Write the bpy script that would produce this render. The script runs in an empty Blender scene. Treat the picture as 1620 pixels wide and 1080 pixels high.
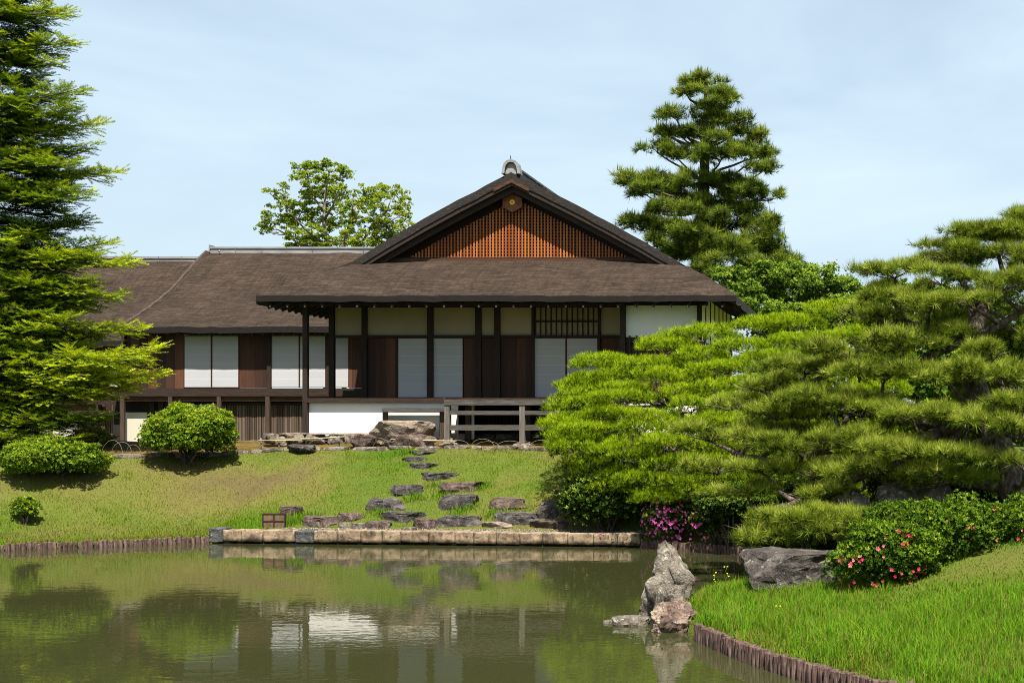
import bpy, math, random
import numpy as np
from mathutils import Vector, noise as mnoise

random.seed(7)
rng = np.random.default_rng(11)
SC = bpy.context.scene
COL = SC.collection
R = math.radians

# ------------------------------------------------------------------ camera, sky, sun, exposure
F, CX, HY, CZ = 2310.0, 1380.0, 660.0, 2.9        # focal length and principal point in photo pixels, eye height above the water
cam = bpy.data.cameras.new('camera')
cam.sensor_width = 36.0
cam.lens = F / 1620 * 36.0
cam.shift_x = -(CX - 810) / 1620
cam.shift_y = (HY - 540) / 1620
cam.clip_start, cam.clip_end = 0.2, 3000
camo = bpy.data.objects.new('camera', cam)
camo.location = (0, 0, CZ)
camo.rotation_euler = (R(90), 0, 0)
COL.objects.link(camo)
SC.camera = camo

SUN_EL, SUN_AZ = 62.0, 16.0                       # degrees up; degrees to the right of straight behind the viewer
s_dir = Vector((math.sin(R(SUN_AZ)) * math.cos(R(SUN_EL)), -math.cos(R(SUN_AZ)) * math.cos(R(SUN_EL)), math.sin(R(SUN_EL))))
sun = bpy.data.lights.new('sun', 'SUN')
sun.energy, sun.angle, sun.color = 5.0, R(0.53), (1.0, 0.945, 0.86)
suno = bpy.data.objects.new('sun', sun)
suno.rotation_euler = s_dir.to_track_quat('Z', 'Y').to_euler()
suno.location = (0, 0, 40)
COL.objects.link(suno)

W = bpy.data.worlds.new('World')
SC.world = W
W.use_nodes = True
wn, wl = W.node_tree.nodes, W.node_tree.links
bg = wn['Background']
sky = wn.new('ShaderNodeTexSky')
sky.sky_type = 'NISHITA'
sky.sun_disc = False
sky.sun_elevation = R(SUN_EL)
sky.sun_rotation = math.atan2(s_dir.x, s_dir.y)
sky.air_density, sky.dust_density, sky.ozone_density, sky.altitude = 1.0, 2.0, 1.6, 50
tc = wn.new('ShaderNodeTexCoord')
mp = wn.new('ShaderNodeMapping')
mp.inputs['Scale'].default_value = (1.2, 1.2, 4.5)
mp.inputs['Rotation'].default_value = (0.0, 0.55, 0.2)
nz = wn.new('ShaderNodeTexNoise')
nz.inputs['Scale'].default_value = 2.6
nz.inputs['Detail'].default_value = 6
nz.inputs['Roughness'].default_value = 0.55
nz.inputs['Distortion'].default_value = 0.4
rp = wn.new('ShaderNodeValToRGB')
rp.color_ramp.elements[0].position, rp.color_ramp.elements[0].color = 0.34, (0.6, 0.6, 0.6, 1)
rp.color_ramp.elements[1].position, rp.color_ramp.elements[1].color = 0.80, (1, 1, 1, 1)
ml = wn.new('ShaderNodeMath')
ml.operation = 'MULTIPLY'
ml.inputs[1].default_value = 0.95
mx = wn.new('ShaderNodeMix')
mx.data_type = 'RGBA'
mx.inputs[7].default_value = (6.6, 8.15, 9.35, 1)
wl.new(tc.outputs['Generated'], mp.inputs[0])
wl.new(mp.outputs[0], nz.inputs['Vector'])
wl.new(nz.outputs['Fac'], rp.inputs[0])
wl.new(rp.outputs[0], ml.inputs[0])
sp = wn.new('ShaderNodeSeparateXYZ')            # summer haze lies low: thick near the horizon, gone overhead
wl.new(tc.outputs['Generated'], sp.inputs[0])
mr_ = wn.new('ShaderNodeMapRange')
mr_.interpolation_type = 'SMOOTHSTEP'
for k_, v_ in zip(('From Min', 'From Max', 'To Min', 'To Max'), (0.30, 0.62, 1.0, 0.0)):
    mr_.inputs[k_].default_value = v_
wl.new(sp.outputs[2], mr_.inputs['Value'])
mh = wn.new('ShaderNodeMath')
mh.operation = 'MULTIPLY'
wl.new(ml.outputs[0], mh.inputs[0])
wl.new(mr_.outputs[0], mh.inputs[1])
wl.new(mh.outputs[0], mx.inputs[0])
wl.new(sky.outputs[0], mx.inputs[6])
wl.new(mx.outputs[2], bg.inputs['Color'])
bg.inputs['Strength'].default_value = 0.055
SC.view_settings.view_transform = 'Standard'
SC.view_settings.look = 'None'
SC.view_settings.exposure = 1.15
SC.view_settings.gamma = 1.0
try:
    SC.cycles.max_bounces = 8
    SC.cycles.use_denoising = True
    SC.cycles.denoiser = 'OPENIMAGEDENOISE'
    SC.cycles.denoising_input_passes = 'RGB_ALBEDO_NORMAL'
    SC.cycles.denoising_prefilter = 'NONE'
    SC.cycles.filter_width = 0.9
    SC.cycles.sample_clamp_indirect = 3.0
    SC.cycles.diffuse_bounces = 3
    SC.cycles.transmission_bounces = 4
    SC.cycles.caustics_reflective = False
    SC.cycles.caustics_refractive = False
except Exception:
    pass


def X(px, d): return (px - CX) * d / F
def Z(py, d): return CZ + (HY - py) * d / F
def P(px, py, d): return np.array((X(px, d), d, Z(py, d)))


# ------------------------------------------------------------------ materials
def new_mat(name):
    m = bpy.data.materials.new(name)
    m.use_nodes = True
    nt = m.node_tree
    b = nt.nodes['Principled BSDF']
    return m, nt.nodes, nt.links, b


def ramp(n, cols):
    r = n.new('ShaderNodeValToRGB')
    el = r.color_ramp.elements
    while len(el) < len(cols):
        el.new(0.5)
    for e, (p, c) in zip(el, cols):
        e.position = p
        e.color = (*c, 1)
    return r


def noise_node(n, l, vec, scale, detail=5, rough=0.6, stretch=None, dist=0.0):
    if stretch is not None:
        mpn = n.new('ShaderNodeMapping')
        mpn.inputs['Scale'].default_value = stretch
        l.new(vec, mpn.inputs[0])
        vec = mpn.outputs[0]
    t = n.new('ShaderNodeTexNoise')
    t.inputs['Scale'].default_value = scale
    t.inputs['Detail'].default_value = detail
    t.inputs['Roughness'].default_value = rough
    t.inputs['Distortion'].default_value = dist
    l.new(vec, t.inputs['Vector'])
    return t


def bump(n, l, h, b, strength, distance=0.02):
    bn = n.new('ShaderNodeBump')
    bn.inputs['Strength'].default_value = strength
    bn.inputs['Distance'].default_value = distance
    l.new(h, bn.inputs['Height'])
    l.new(bn.outputs[0], b.inputs['Normal'])
    return bn


def mixc(n, l, fac, a, c, mode='MIX'):
    m = n.new('ShaderNodeMix')
    m.data_type = 'RGBA'
    m.blend_type = mode
    for sock, v in ((m.inputs[0], fac), (m.inputs[6], a), (m.inputs[7], c)):
        if hasattr(v, 'links') or hasattr(v, 'is_linked'):
            l.new(v, sock)
        elif isinstance(v, (int, float)):
            sock.default_value = v
        else:
            sock.default_value = (*v, 1)
    return m.outputs[2]


def simple_noise_mat(name, cols, scale=6.0, rough=0.8, stretch=None, bmp=0.3, detail=6, spec=0.3, dist=0.0):
    m, n, l, b = new_mat(name)
    t = n.new('ShaderNodeTexCoord')
    nz = noise_node(n, l, t.outputs['Object'], scale, detail, 0.62, stretch, dist)
    r = ramp(n, cols)
    l.new(nz.outputs['Fac'], r.inputs[0])
    l.new(r.outputs[0], b.inputs['Base Color'])
    b.inputs['Roughness'].default_value = rough
    b.inputs['Specular IOR Level'].default_value = spec
    if bmp:
        bump(n, l, nz.outputs['Fac'], b, bmp)
    return m


def plank_mat(name, c0, c1, c2, w=0.27, axis=0, rough=0.7, gloss=0.3):
    m, n, l, b = new_mat(name)
    t = n.new('ShaderNodeTexCoord')
    sep = n.new('ShaderNodeSeparateXYZ')
    l.new(t.outputs['Object'], sep.inputs[0])
    dv = n.new('ShaderNodeMath'); dv.operation = 'DIVIDE'; dv.inputs[1].default_value = w
    l.new(sep.outputs[axis], dv.inputs[0])
    fl = n.new('ShaderNodeMath'); fl.operation = 'FLOOR'
    l.new(dv.outputs[0], fl.inputs[0])
    wn_ = n.new('ShaderNodeTexWhiteNoise'); wn_.noise_dimensions = '1D'
    l.new(fl.outputs[0], wn_.inputs['W'])
    # grain, shifted plank by plank
    cmb = n.new('ShaderNodeCombineXYZ')
    ms = n.new('ShaderNodeMath'); ms.operation = 'MULTIPLY'; ms.inputs[1].default_value = 13.7
    l.new(wn_.outputs['Value'], ms.inputs[0])
    ad = n.new('ShaderNodeVectorMath'); ad.operation = 'ADD'
    l.new(ms.outputs[0], cmb.inputs[2])
    l.new(t.outputs['Object'], ad.inputs[0]); l.new(cmb.outputs[0], ad.inputs[1])
    g = noise_node(n, l, ad.outputs[0], 1.0, 6, 0.65, (26, 26, 1.3), 1.2)
    g2 = noise_node(n, l, ad.outputs[0], 1.0, 3, 0.5, (3, 3, 0.5))
    mixv = n.new('ShaderNodeMath'); mixv.operation = 'MULTIPLY_ADD'; mixv.inputs[1].default_value = 0.45
    sm = n.new('ShaderNodeMath'); sm.operation = 'MULTIPLY'; sm.inputs[1].default_value = 0.5
    l.new(wn_.outputs['Value'], mixv.inputs[0])
    l.new(g.outputs['Fac'], sm.inputs[0]); l.new(sm.outputs[0], mixv.inputs[2])
    ad2 = n.new('ShaderNodeMath'); ad2.operation = 'MULTIPLY_ADD'; ad2.inputs[1].default_value = 0.35; 
    l.new(g2.outputs['Fac'], ad2.inputs[0]); l.new(mixv.outputs[0], ad2.inputs[2])
    r = ramp(n, [(0.25, c0), (0.6, c1), (0.95, c2)])
    l.new(ad2.outputs[0], r.inputs[0])
    # dark joint between planks
    fr = n.new('ShaderNodeMath'); fr.operation = 'FRACT'
    l.new(dv.outputs[0], fr.inputs[0])
    cp = n.new('ShaderNodeMath'); cp.operation = 'LESS_THAN'; cp.inputs[1].default_value = 0.035
    l.new(fr.outputs[0], cp.inputs[0])
    c = mixc(n, l, cp.outputs[0], r.outputs[0], (0.006, 0.004, 0.003))
    l.new(c, b.inputs['Base Color'])
    b.inputs['Roughness'].default_value = rough
    b.inputs['Specular IOR Level'].default_value = gloss
    bump(n, l, g.outputs['Fac'], b, 0.25, 0.01)
    return m


def shingle_mat():
    m, n, l, b = new_mat('bark_shingle')
    t = n.new('ShaderNodeTexCoord')
    wob = noise_node(n, l, t.outputs['UV'], 1.6, 4, 0.6)
    wob2 = noise_node(n, l, t.outputs['UV'], 14.0, 2, 0.5, (0.5, 1.0, 1.0))
    w1 = n.new('ShaderNodeMath'); w1.operation = 'MULTIPLY_ADD'; w1.inputs[1].default_value = 0.06
    w2 = n.new('ShaderNodeMath'); w2.operation = 'MULTIPLY'; w2.inputs[1].default_value = 0.035
    l.new(wob2.outputs['Fac'], w2.inputs[0])
    l.new(wob.outputs['Fac'], w1.inputs[0]); l.new(w2.outputs[0], w1.inputs[2])
    cb = n.new('ShaderNodeCombineXYZ'); l.new(w1.outputs[0], cb.inputs[1])
    av = n.new('ShaderNodeVectorMath'); av.operation = 'ADD'
    l.new(t.outputs['UV'], av.inputs[0]); l.new(cb.outputs[0], av.inputs[1])
    br = n.new('ShaderNodeTexBrick')
    br.offset, br.offset_frequency = 0.37, 2
    br.inputs['Scale'].default_value = 1.0
    br.inputs['Brick Width'].default_value = 0.42
    br.inputs['Row Height'].default_value = 0.085
    br.inputs['Mortar Size'].default_value = 0.009
    br.inputs['Mortar Smooth'].default_value = 0.6
    br.inputs['Color1'].default_value = (0.2, 0.2, 0.2, 1)
    br.inputs['Color2'].default_value = (0.8, 0.8, 0.8, 1)
    br.inputs['Mortar'].default_value = (0.0, 0.0, 0.0, 1)
    l.new(av.outputs[0], br.inputs['Vector'])
    big = noise_node(n, l, t.outputs['UV'], 0.55, 5, 0.62)
    fine = noise_node(n, l, t.outputs['UV'], 16.0, 6, 0.7, (0.35, 2.2, 1.0))
    str_ = noise_node(n, l, t.outputs['UV'], 5.0, 4, 0.6, (1.6, 0.22, 1.0))
    a1 = n.new('ShaderNodeMath'); a1.operation = 'MULTIPLY_ADD'; a1.inputs[1].default_value = 1.15
    l.new(fine.outputs['Fac'], a1.inputs[0])
    a2 = n.new('ShaderNodeMath'); a2.operation = 'MULTIPLY_ADD'; a2.inputs[1].default_value = 0.36
    l.new(br.outputs['Color'], a2.inputs[0])
    a3 = n.new('ShaderNodeMath'); a3.operation = 'MULTIPLY_ADD'; a3.inputs[1].default_value = 0.45; a3.inputs[2].default_value = -0.74
    l.new(big.outputs['Fac'], a3.inputs[0])
    a4 = n.new('ShaderNodeMath'); a4.operation = 'MULTIPLY_ADD'; a4.inputs[1].default_value = 0.4
    l.new(str_.outputs['Fac'], a4.inputs[0]); l.new(a3.outputs[0], a4.inputs[2])
    l.new(a4.outputs[0], a2.inputs[2]); l.new(a2.outputs[0], a1.inputs[2])
    r = ramp(n, [(0.0, (0.008, 0.0055, 0.004)), (0.3, (0.032, 0.022, 0.0155)), (0.6, (0.074, 0.051, 0.036)), (1.0, (0.17, 0.12, 0.084))])
    l.new(a1.outputs[0], r.inputs[0])
    l.new(r.outputs[0], b.inputs['Base Color'])
    b.inputs['Roughness'].default_value = 0.92
    b.inputs['Specular IOR Level'].default_value = 0.15
    bump(n, l, a1.outputs[0], b, 0.9, 0.035)
    return m


def leaf_mat(name, cols, trans=0.35, rough=0.6, spec=0.06, tcol=1.25):
    m, n, l, b = new_mat(name)
    at = n.new('ShaderNodeAttribute'); at.attribute_name = 'tint'
    r = ramp(n, cols)
    l.new(at.outputs['Fac'], r.inputs[0])
    l.new(r.outputs[0], b.inputs['Base Color'])
    b.inputs['Roughness'].default_value = rough
    b.inputs['Specular IOR Level'].default_value = spec
    tr = n.new('ShaderNodeBsdfTranslucent')
    hs = n.new('ShaderNodeHueSaturation')
    hs.inputs['Hue'].default_value = 0.485
    hs.inputs['Value'].default_value = tcol
    l.new(r.outputs[0], hs.inputs['Color'])
    l.new(hs.outputs[0], tr.inputs['Color'])
    mx = n.new('ShaderNodeMixShader'); mx.inputs[0].default_value = trans
    l.new(b.outputs[0], mx.inputs[1]); l.new(tr.outputs[0], mx.inputs[2])
    l.new(mx.outputs[0], n['Material Output'].inputs['Surface'])
    return m


def rock_mat(name, cols, lichen=(0.55, 0.55, 0.5), amount=0.62, scale=3.0):
    m, n, l, b = new_mat(name)
    t = n.new('ShaderNodeTexCoord')
    a = noise_node(n, l, t.outputs['Object'], scale, 8, 0.68, None, 0.6)
    r = ramp(n, cols)
    l.new(a.outputs['Fac'], r.inputs[0])
    li = noise_node(n, l, t.outputs['Object'], scale * 2.7, 7, 0.7)
    lr = ramp(n, [(amount, (0, 0, 0)), (amount + 0.1, (1, 1, 1))])
    l.new(li.outputs['Fac'], lr.inputs[0])
    c = mixc(n, l, lr.outputs[0], r.outputs[0], lichen)
    cr = n.new('ShaderNodeTexVoronoi'); cr.feature = 'DISTANCE_TO_EDGE'
    cr.inputs['Scale'].default_value = scale * 0.8
    wv = n.new('ShaderNodeVectorMath'); wv.operation = 'ADD'
    l.new(a.outputs['Color'], wv.inputs[0]); l.new(t.outputs['Object'], wv.inputs[1])
    l.new(wv.outputs[0], cr.inputs['Vector'])
    ck = ramp(n, [(0.0, (0.25, 0.25, 0.25)), (0.035, (1, 1, 1))])
    l.new(cr.outputs['Distance'], ck.inputs[0])
    c2 = mixc(n, l, 0.75, c, ck.outputs[0], 'MULTIPLY')
    l.new(c2, b.inputs['Base Color'])
    b.inputs['Roughness'].default_value = 0.9
    b.inputs['Specular IOR Level'].default_value = 0.2
    hh = n.new('ShaderNodeMath'); hh.operation = 'MULTIPLY_ADD'; hh.inputs[1].default_value = 0.5
    l.new(li.outputs['Fac'], hh.inputs[0]); l.new(a.outputs['Fac'], hh.inputs[2])
    bump(n, l, hh.outputs[0], b, 1.0, 0.12)
    return m


M = {}
M['shingle'] = shingle_mat()
M['bark_edge'] = simple_noise_mat('bark_edge', [(0.3, (0.008, 0.006, 0.005)), (0.7, (0.024, 0.019, 0.016))], 9, 0.95, (0.6, 0.6, 14), 0.6)
M['verge_pale'] = simple_noise_mat('verge_pale', [(0.3, (0.03, 0.022, 0.016)), (0.7, (0.085, 0.063, 0.048))], 8, 0.95, None, 0.5)
M['verge_bark'] = simple_noise_mat('verge_bark', [(0.3, (0.009, 0.007, 0.006)), (0.62, (0.032, 0.026, 0.022)), (0.8, (0.2, 0.19, 0.17))], 7, 0.95, (1, 1, 5), 0.6, 8)
M['dark_wood'] = simple_noise_mat('dark_wood', [(0.3, (0.011, 0.007, 0.005)), (0.75, (0.036, 0.022, 0.015))], 3, 0.75, (8, 8, 1.2), 0.2)
M['beam_wood'] = simple_noise_mat('beam_wood', [(0.3, (0.018, 0.010, 0.007)), (0.75, (0.075, 0.041, 0.026))], 3, 0.7, (1.0, 8, 12), 0.25)
M['old_grey_wood'] = simple_noise_mat('old_grey_wood', [(0.3, (0.035, 0.03, 0.025)), (0.7, (0.13, 0.115, 0.1))], 2.5, 0.85, (1.2, 8, 16), 0.3)
M['grey_post'] = simple_noise_mat('grey_post', [(0.3, (0.05, 0.042, 0.034)), (0.7, (0.17, 0.15, 0.125))], 2.5, 0.85, (14, 14, 1.0), 0.3)
M['red_board'] = simple_noise_mat('red_board', [(0.3, (0.035, 0.014, 0.008)), (0.75, (0.15, 0.055, 0.022))], 2.5, 0.7, (1.0, 8, 9), 0.25)
M['brown_post'] = simple_noise_mat('brown_post', [(0.3, (0.025, 0.015, 0.011)), (0.75, (0.09, 0.055, 0.038))], 2.5, 0.8, (12, 12, 1.0), 0.25)
M['planks'] = plank_mat('planks', (0.010, 0.0045, 0.003), (0.042, 0.016, 0.008), (0.12, 0.048, 0.022), 0.29)
M['planks_grey'] = plank_mat('planks_grey', (0.02, 0.013, 0.009), (0.065, 0.044, 0.031), (0.17, 0.12, 0.088), 0.045)
M['lattice'] = plank_mat('lattice', (0.19, 0.045, 0.008), (0.34, 0.09, 0.014), (0.54, 0.2, 0.04), 0.0925, 0, 0.55)
M['lattice_back'] = simple_noise_mat('lattice_back', [(0.3, (0.012, 0.005, 0.003)), (0.75, (0.03, 0.01, 0.005))], 3, 0.7, (2, 2, 9), 0.2)
M['emblem_board'] = simple_noise_mat('emblem_board', [(0.3, (0.09, 0.03, 0.012)), (0.75, (0.3, 0.1, 0.035))], 3, 0.6, (12, 2, 2), 0.2)
M['plaster'] = simple_noise_mat('plaster', [(0.3, (0.74, 0.72, 0.67)), (0.7, (0.84, 0.82, 0.78))], 1.2, 0.9, None, 0.05, 5, 0.1)
M['shaded_plaster'] = simple_noise_mat('shaded_plaster', [(0.3, (0.24, 0.21, 0.145)), (0.7, (0.29, 0.255, 0.18))], 1.0, 0.9, None, 0.05, 5, 0.1)  # cream plaster with the shade of the eaves put into its colour
M['cream_plaster'] = simple_noise_mat('cream_plaster', [(0.3, (0.58, 0.53, 0.42)), (0.7, (0.68, 0.63, 0.52))], 1.0, 0.9, (1, 1, 0.4), 0.05, 5, 0.1)
M['ridge_grey'] = simple_noise_mat('ridge_grey', [(0.3, (0.2, 0.2, 0.2)), (0.7, (0.36, 0.36, 0.355))], 4, 0.6, (0.4, 1, 3), 0.15)
M['tile_dark'] = simple_noise_mat('tile_dark', [(0.3, (0.06, 0.06, 0.065)), (0.7, (0.14, 0.14, 0.145))], 6, 0.5, None, 0.2)
M['shade_black'] = simple_noise_mat('shade_black', [(0.3, (0.012, 0.010, 0.008)), (0.7, (0.022, 0.018, 0.014))], 3, 0.95, None, 0.1)  # near-black for sheets that stand in for deep shade
M['bamboo'] = simple_noise_mat('bamboo', [(0.3, (0.34, 0.28, 0.15)), (0.7, (0.5, 0.43, 0.27))], 3, 0.45, (1, 4, 4), 0.1)
M['hoop'] = simple_noise_mat('hoop', [(0.3, (0.26, 0.22, 0.15)), (0.7, (0.42, 0.37, 0.28))], 6, 0.5, None, 0.1)
M['iron'] = simple_noise_mat('iron', [(0.3, (0.02, 0.02, 0.02)), (0.7, (0.05, 0.045, 0.04))], 8, 0.6)
m, n, l, b = new_mat('gilt')
b.inputs['Base Color'].default_value = (0.85, 0.55, 0.08, 1); b.inputs['Metallic'].default_value = 0.55; b.inputs['Roughness'].default_value = 0.35
M['gilt'] = m


def paper_mat():
    m, n, l, b = new_mat('shoji_paper')
    t = n.new('ShaderNodeTexCoord')
    sep = n.new('ShaderNodeSeparateXYZ'); l.new(t.outputs['Object'], sep.inputs[0])
    d = n.new('ShaderNodeMath'); d.operation = 'DIVIDE'; d.inputs[1].default_value = 0.262
    l.new(sep.outputs[2], d.inputs[0])
    fr = n.new('ShaderNodeMath'); fr.operation = 'FRACT'; l.new(d.outputs[0], fr.inputs[0])
    r = ramp(n, [(0.0, (0.74, 0.74, 0.735)), (0.045, (0.74, 0.74, 0.735)), (0.075, (0.6, 0.61, 0.62)), (1.0, (0.6, 0.61, 0.62))])
    l.new(fr.outputs[0], r.inputs[0])
    # patched squares of paper, a shade off
    vo = n.new('ShaderNodeTexBrick')
    vo.inputs['Scale'].default_value = 1.0; vo.inputs['Brick Width'].default_value = 0.61; vo.inputs['Row Height'].default_value = 0.262
    vo.inputs['Mortar Size'].default_value = 0.0
    vo.inputs['Color1'].default_value = (1, 1, 1, 1); vo.inputs['Color2'].default_value = (0.9, 0.91, 0.93, 1)
    cb = n.new('ShaderNodeCombineXYZ'); l.new(sep.outputs[0], cb.inputs[0]); l.new(sep.outputs[2], cb.inputs[1])
    l.new(cb.outputs[0], vo.inputs['Vector'])
    c = mixc(n, l, 0.55, r.outputs[0], vo.outputs['Color'], 'MULTIPLY')
    l.new(c, b.inputs['Base Color'])
    b.inputs['Roughness'].default_value = 0.85
    b.inputs['Specular IOR Level'].default_value = 0.15
    return m


M['paper'] = paper_mat()
M['rock_dark'] = rock_mat('rock_dark', [(0.34, (0.018, 0.015, 0.014)), (0.5, (0.075, 0.066, 0.06)), (0.66, (0.19, 0.17, 0.15))], (0.36, 0.35, 0.31), 0.6)
M['rock_brown'] = rock_mat('rock_brown', [(0.34, (0.03, 0.02, 0.016)), (0.5, (0.115, 0.08, 0.065)), (0.66, (0.26, 0.195, 0.16))], (0.45, 0.4, 0.33), 0.62)
M['rock_tan'] = rock_mat('rock_tan', [(0.28, (0.1, 0.075, 0.055)), (0.5, (0.34, 0.27, 0.2)), (0.72, (0.54, 0.45, 0.35))], (0.66, 0.6, 0.5), 0.64)
M['rock_grey'] = rock_mat('rock_grey', [(0.3, (0.03, 0.025, 0.02)), (0.46, (0.13, 0.108, 0.084)), (0.6, (0.24, 0.21, 0.165)), (0.74, (0.38, 0.34, 0.27))], (0.5, 0.48, 0.42), 0.57, 3.4)
M['rock_flat'] = rock_mat('rock_flat', [(0.3, (0.02, 0.017, 0.015)), (0.48, (0.07, 0.058, 0.05)), (0.62, (0.12, 0.11, 0.09)), (0.74, (0.2, 0.19, 0.155))], (0.36, 0.37, 0.31), 0.6, 2.8)
M['ashlar'] = rock_mat('ashlar', [(0.34, (0.06, 0.042, 0.028)), (0.48, (0.22, 0.158, 0.10)), (0.66, (0.40, 0.30, 0.20))], (0.08, 0.068, 0.052), 0.54, 2.8)
M['rock_pink'] = rock_mat('rock_pink', [(0.3, (0.05, 0.034, 0.028)), (0.48, (0.19, 0.13, 0.10)), (0.62, (0.36, 0.27, 0.2)), (0.75, (0.5, 0.43, 0.33))], (0.6, 0.56, 0.46), 0.6)
for q_ in ('ashlar',):
    nt_ = M[q_].node_tree; pb = nt_.nodes['Principled BSDF']; src = pb.inputs['Base Color'].links[0].from_socket
    tcq = nt_.nodes.new('ShaderNodeTexCoord'); spq = nt_.nodes.new('ShaderNodeSeparateXYZ'); nt_.links.new(tcq.outputs['Object'], spq.inputs[0])
    wq = noise_node(nt_.nodes, nt_.links, tcq.outputs['Object'], 3.5, 4)
    sq = nt_.nodes.new('ShaderNodeMath'); sq.operation = 'MULTIPLY_ADD'; sq.inputs[1].default_value = -0.14
    nt_.links.new(wq.outputs['Fac'], sq.inputs[0]); nt_.links.new(spq.outputs[2], sq.inputs[2])
    rq = ramp(nt_.nodes, [(0.0, (0.16, 0.15, 0.12)), (0.07, (1, 1, 1))]); nt_.links.new(sq.outputs[0], rq.inputs[0])
    nt_.links.new(mixc(nt_.nodes, nt_.links, 1.0, src, rq.outputs[0], 'MULTIPLY'), pb.inputs['Base Color'])
M['ashlar'].node_tree.nodes['Bump'].inputs['Distance'].default_value = 0.03
M['ashlar_grey'] = rock_mat('ashlar_grey', [(0.3, (0.08, 0.08, 0.075)), (0.5, (0.2, 0.2, 0.19)), (0.7, (0.34, 0.33, 0.31))], (0.45, 0.44, 0.4), 0.6)
M['log_wood'] = simple_noise_mat('log_wood', [(0.3, (0.02, 0.012, 0.010)), (0.5, (0.115, 0.068, 0.054)), (0.72, (0.27, 0.18, 0.145))], 3.4, 0.9, (9, 9, 1.4), 0.7, 7)
M['gravel'] = simple_noise_mat('gravel', [(0.3, (0.16, 0.15, 0.14)), (0.7, (0.5, 0.48, 0.45))], 8, 0.9, None, 0.2)
M['rust_tile'] = simple_noise_mat('rust_tile', [(0.3, (0.07, 0.042, 0.025)), (0.7, (0.2, 0.12, 0.07))], 7, 0.85, None, 0.3)
M['bark'] = simple_noise_mat('bark', [(0.3, (0.02, 0.015, 0.011)), (0.5, (0.075, 0.056, 0.042)), (0.75, (0.22, 0.175, 0.135))], 5.5, 0.95, (3, 3, 1), 0.9, 8)
M['bark_pale'] = simple_noise_mat('bark_pale', [(0.3, (0.12, 0.1, 0.085)), (0.75, (0.36, 0.32, 0.28))], 5, 0.95, (2, 2, 0.8), 0.5)
# foliage
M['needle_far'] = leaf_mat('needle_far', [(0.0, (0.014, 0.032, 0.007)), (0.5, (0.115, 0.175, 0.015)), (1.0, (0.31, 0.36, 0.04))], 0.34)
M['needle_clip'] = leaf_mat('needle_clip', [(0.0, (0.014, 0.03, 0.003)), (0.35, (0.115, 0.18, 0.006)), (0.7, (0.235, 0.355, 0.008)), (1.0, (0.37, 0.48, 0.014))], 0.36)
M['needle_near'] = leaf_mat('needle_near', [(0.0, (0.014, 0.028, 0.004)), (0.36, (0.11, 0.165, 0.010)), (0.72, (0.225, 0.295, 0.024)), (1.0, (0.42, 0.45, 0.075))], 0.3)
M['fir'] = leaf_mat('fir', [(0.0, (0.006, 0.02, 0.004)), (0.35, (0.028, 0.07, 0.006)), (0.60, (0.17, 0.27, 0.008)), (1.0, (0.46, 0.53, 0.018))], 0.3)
M['maple'] = leaf_mat('maple', [(0.0, (0.04, 0.09, 0.012)), (0.55, (0.15, 0.25, 0.018)), (1.0, (0.34, 0.39, 0.03))], 0.45)
M['broad'] = leaf_mat('broad', [(0.0, (0.03, 0.07, 0.010)), (0.55, (0.12, 0.22, 0.02)), (1.0, (0.30, 0.40, 0.04))], 0.4)
M['azalea'] = leaf_mat('azalea', [(0.0, (0.025, 0.06, 0.005)), (0.5, (0.11, 0.20, 0.010)), (1.0, (0.29, 0.36, 0.022))], 0.34)
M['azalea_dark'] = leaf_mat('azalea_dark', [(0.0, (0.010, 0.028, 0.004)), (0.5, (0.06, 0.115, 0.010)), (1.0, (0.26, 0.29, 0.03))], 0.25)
M['red_tips'] = leaf_mat('red_tips', [(0.0, (0.04, 0.09, 0.012)), (0.55, (0.13, 0.2, 0.02)), (0.85, (0.32, 0.24, 0.05)), (1.0, (0.42, 0.13, 0.05))], 0.35)
M['blossom_pink'] = leaf_mat('blossom_pink', [(0.0, (0.45, 0.06, 0.26)), (1.0, (0.72, 0.17, 0.47))], 0.3)
M['blossom_red'] = leaf_mat('blossom_red', [(0.0, (0.72, 0.03, 0.06)), (0.5, (0.72, 0.07, 0.17)), (1.0, (0.8, 0.3, 0.28))], 0.3)
M['blossom_yellow'] = leaf_mat('blossom_yellow', [(0.0, (0.75, 0.5, 0.02)), (1.0, (0.85, 0.65, 0.05))], 0.3)
M['lawn'] = leaf_mat('lawn', [(0.0, (0.20, 0.155, 0.06)), (0.35, (0.20, 0.205, 0.036)), (0.7, (0.19, 0.255, 0.018)), (1.0, (0.13, 0.31, 0.010))], 0.4)
M['lattice_cross'] = simple_noise_mat('lattice_cross', [(0.3, (0.10, 0.026, 0.006)), (0.75, (0.28, 0.085, 0.018))], 3, 0.6, (2, 2, 9), 0.1)
M['grass'] = leaf_mat('grass', [(0.0, (0.27, 0.22, 0.08)), (0.25, (0.25, 0.255, 0.03)), (0.5, (0.165, 0.265, 0.016)), (0.8, (0.12, 0.33, 0.010)), (1.0, (0.28, 0.42, 0.02))], 0.45)


# base colours measured against the photograph
for key, f in dict(shingle=0.8, lawn=0.84, grass=0.8, log_wood=0.8, ashlar=1.0, ashlar_grey=0.6, lattice=0.85, lattice_cross=0.85, bamboo=0.8, hoop=0.55, bark_edge=0.6, shoji_paper=0.68, ridge_grey=0.8, shaded_plaster=1.22, cream_plaster=0.8, plaster=0.92, beam_wood=0.6, old_grey_wood=0.8, red_board=0.7, rock_tan=0.85, rock_grey=1.05, bark_pale=0.8).items():
    for nd in M['paper' if key == 'shoji_paper' else key].node_tree.nodes:
        if nd.type == 'VALTORGB' and nd.outputs[0].links and nd.outputs[0].links[0].to_socket.type == 'RGBA':
            for e in nd.color_ramp.elements:
                c = e.color
                e.color = (c[0] * f, c[1] * f, c[2] * f, 1)


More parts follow.
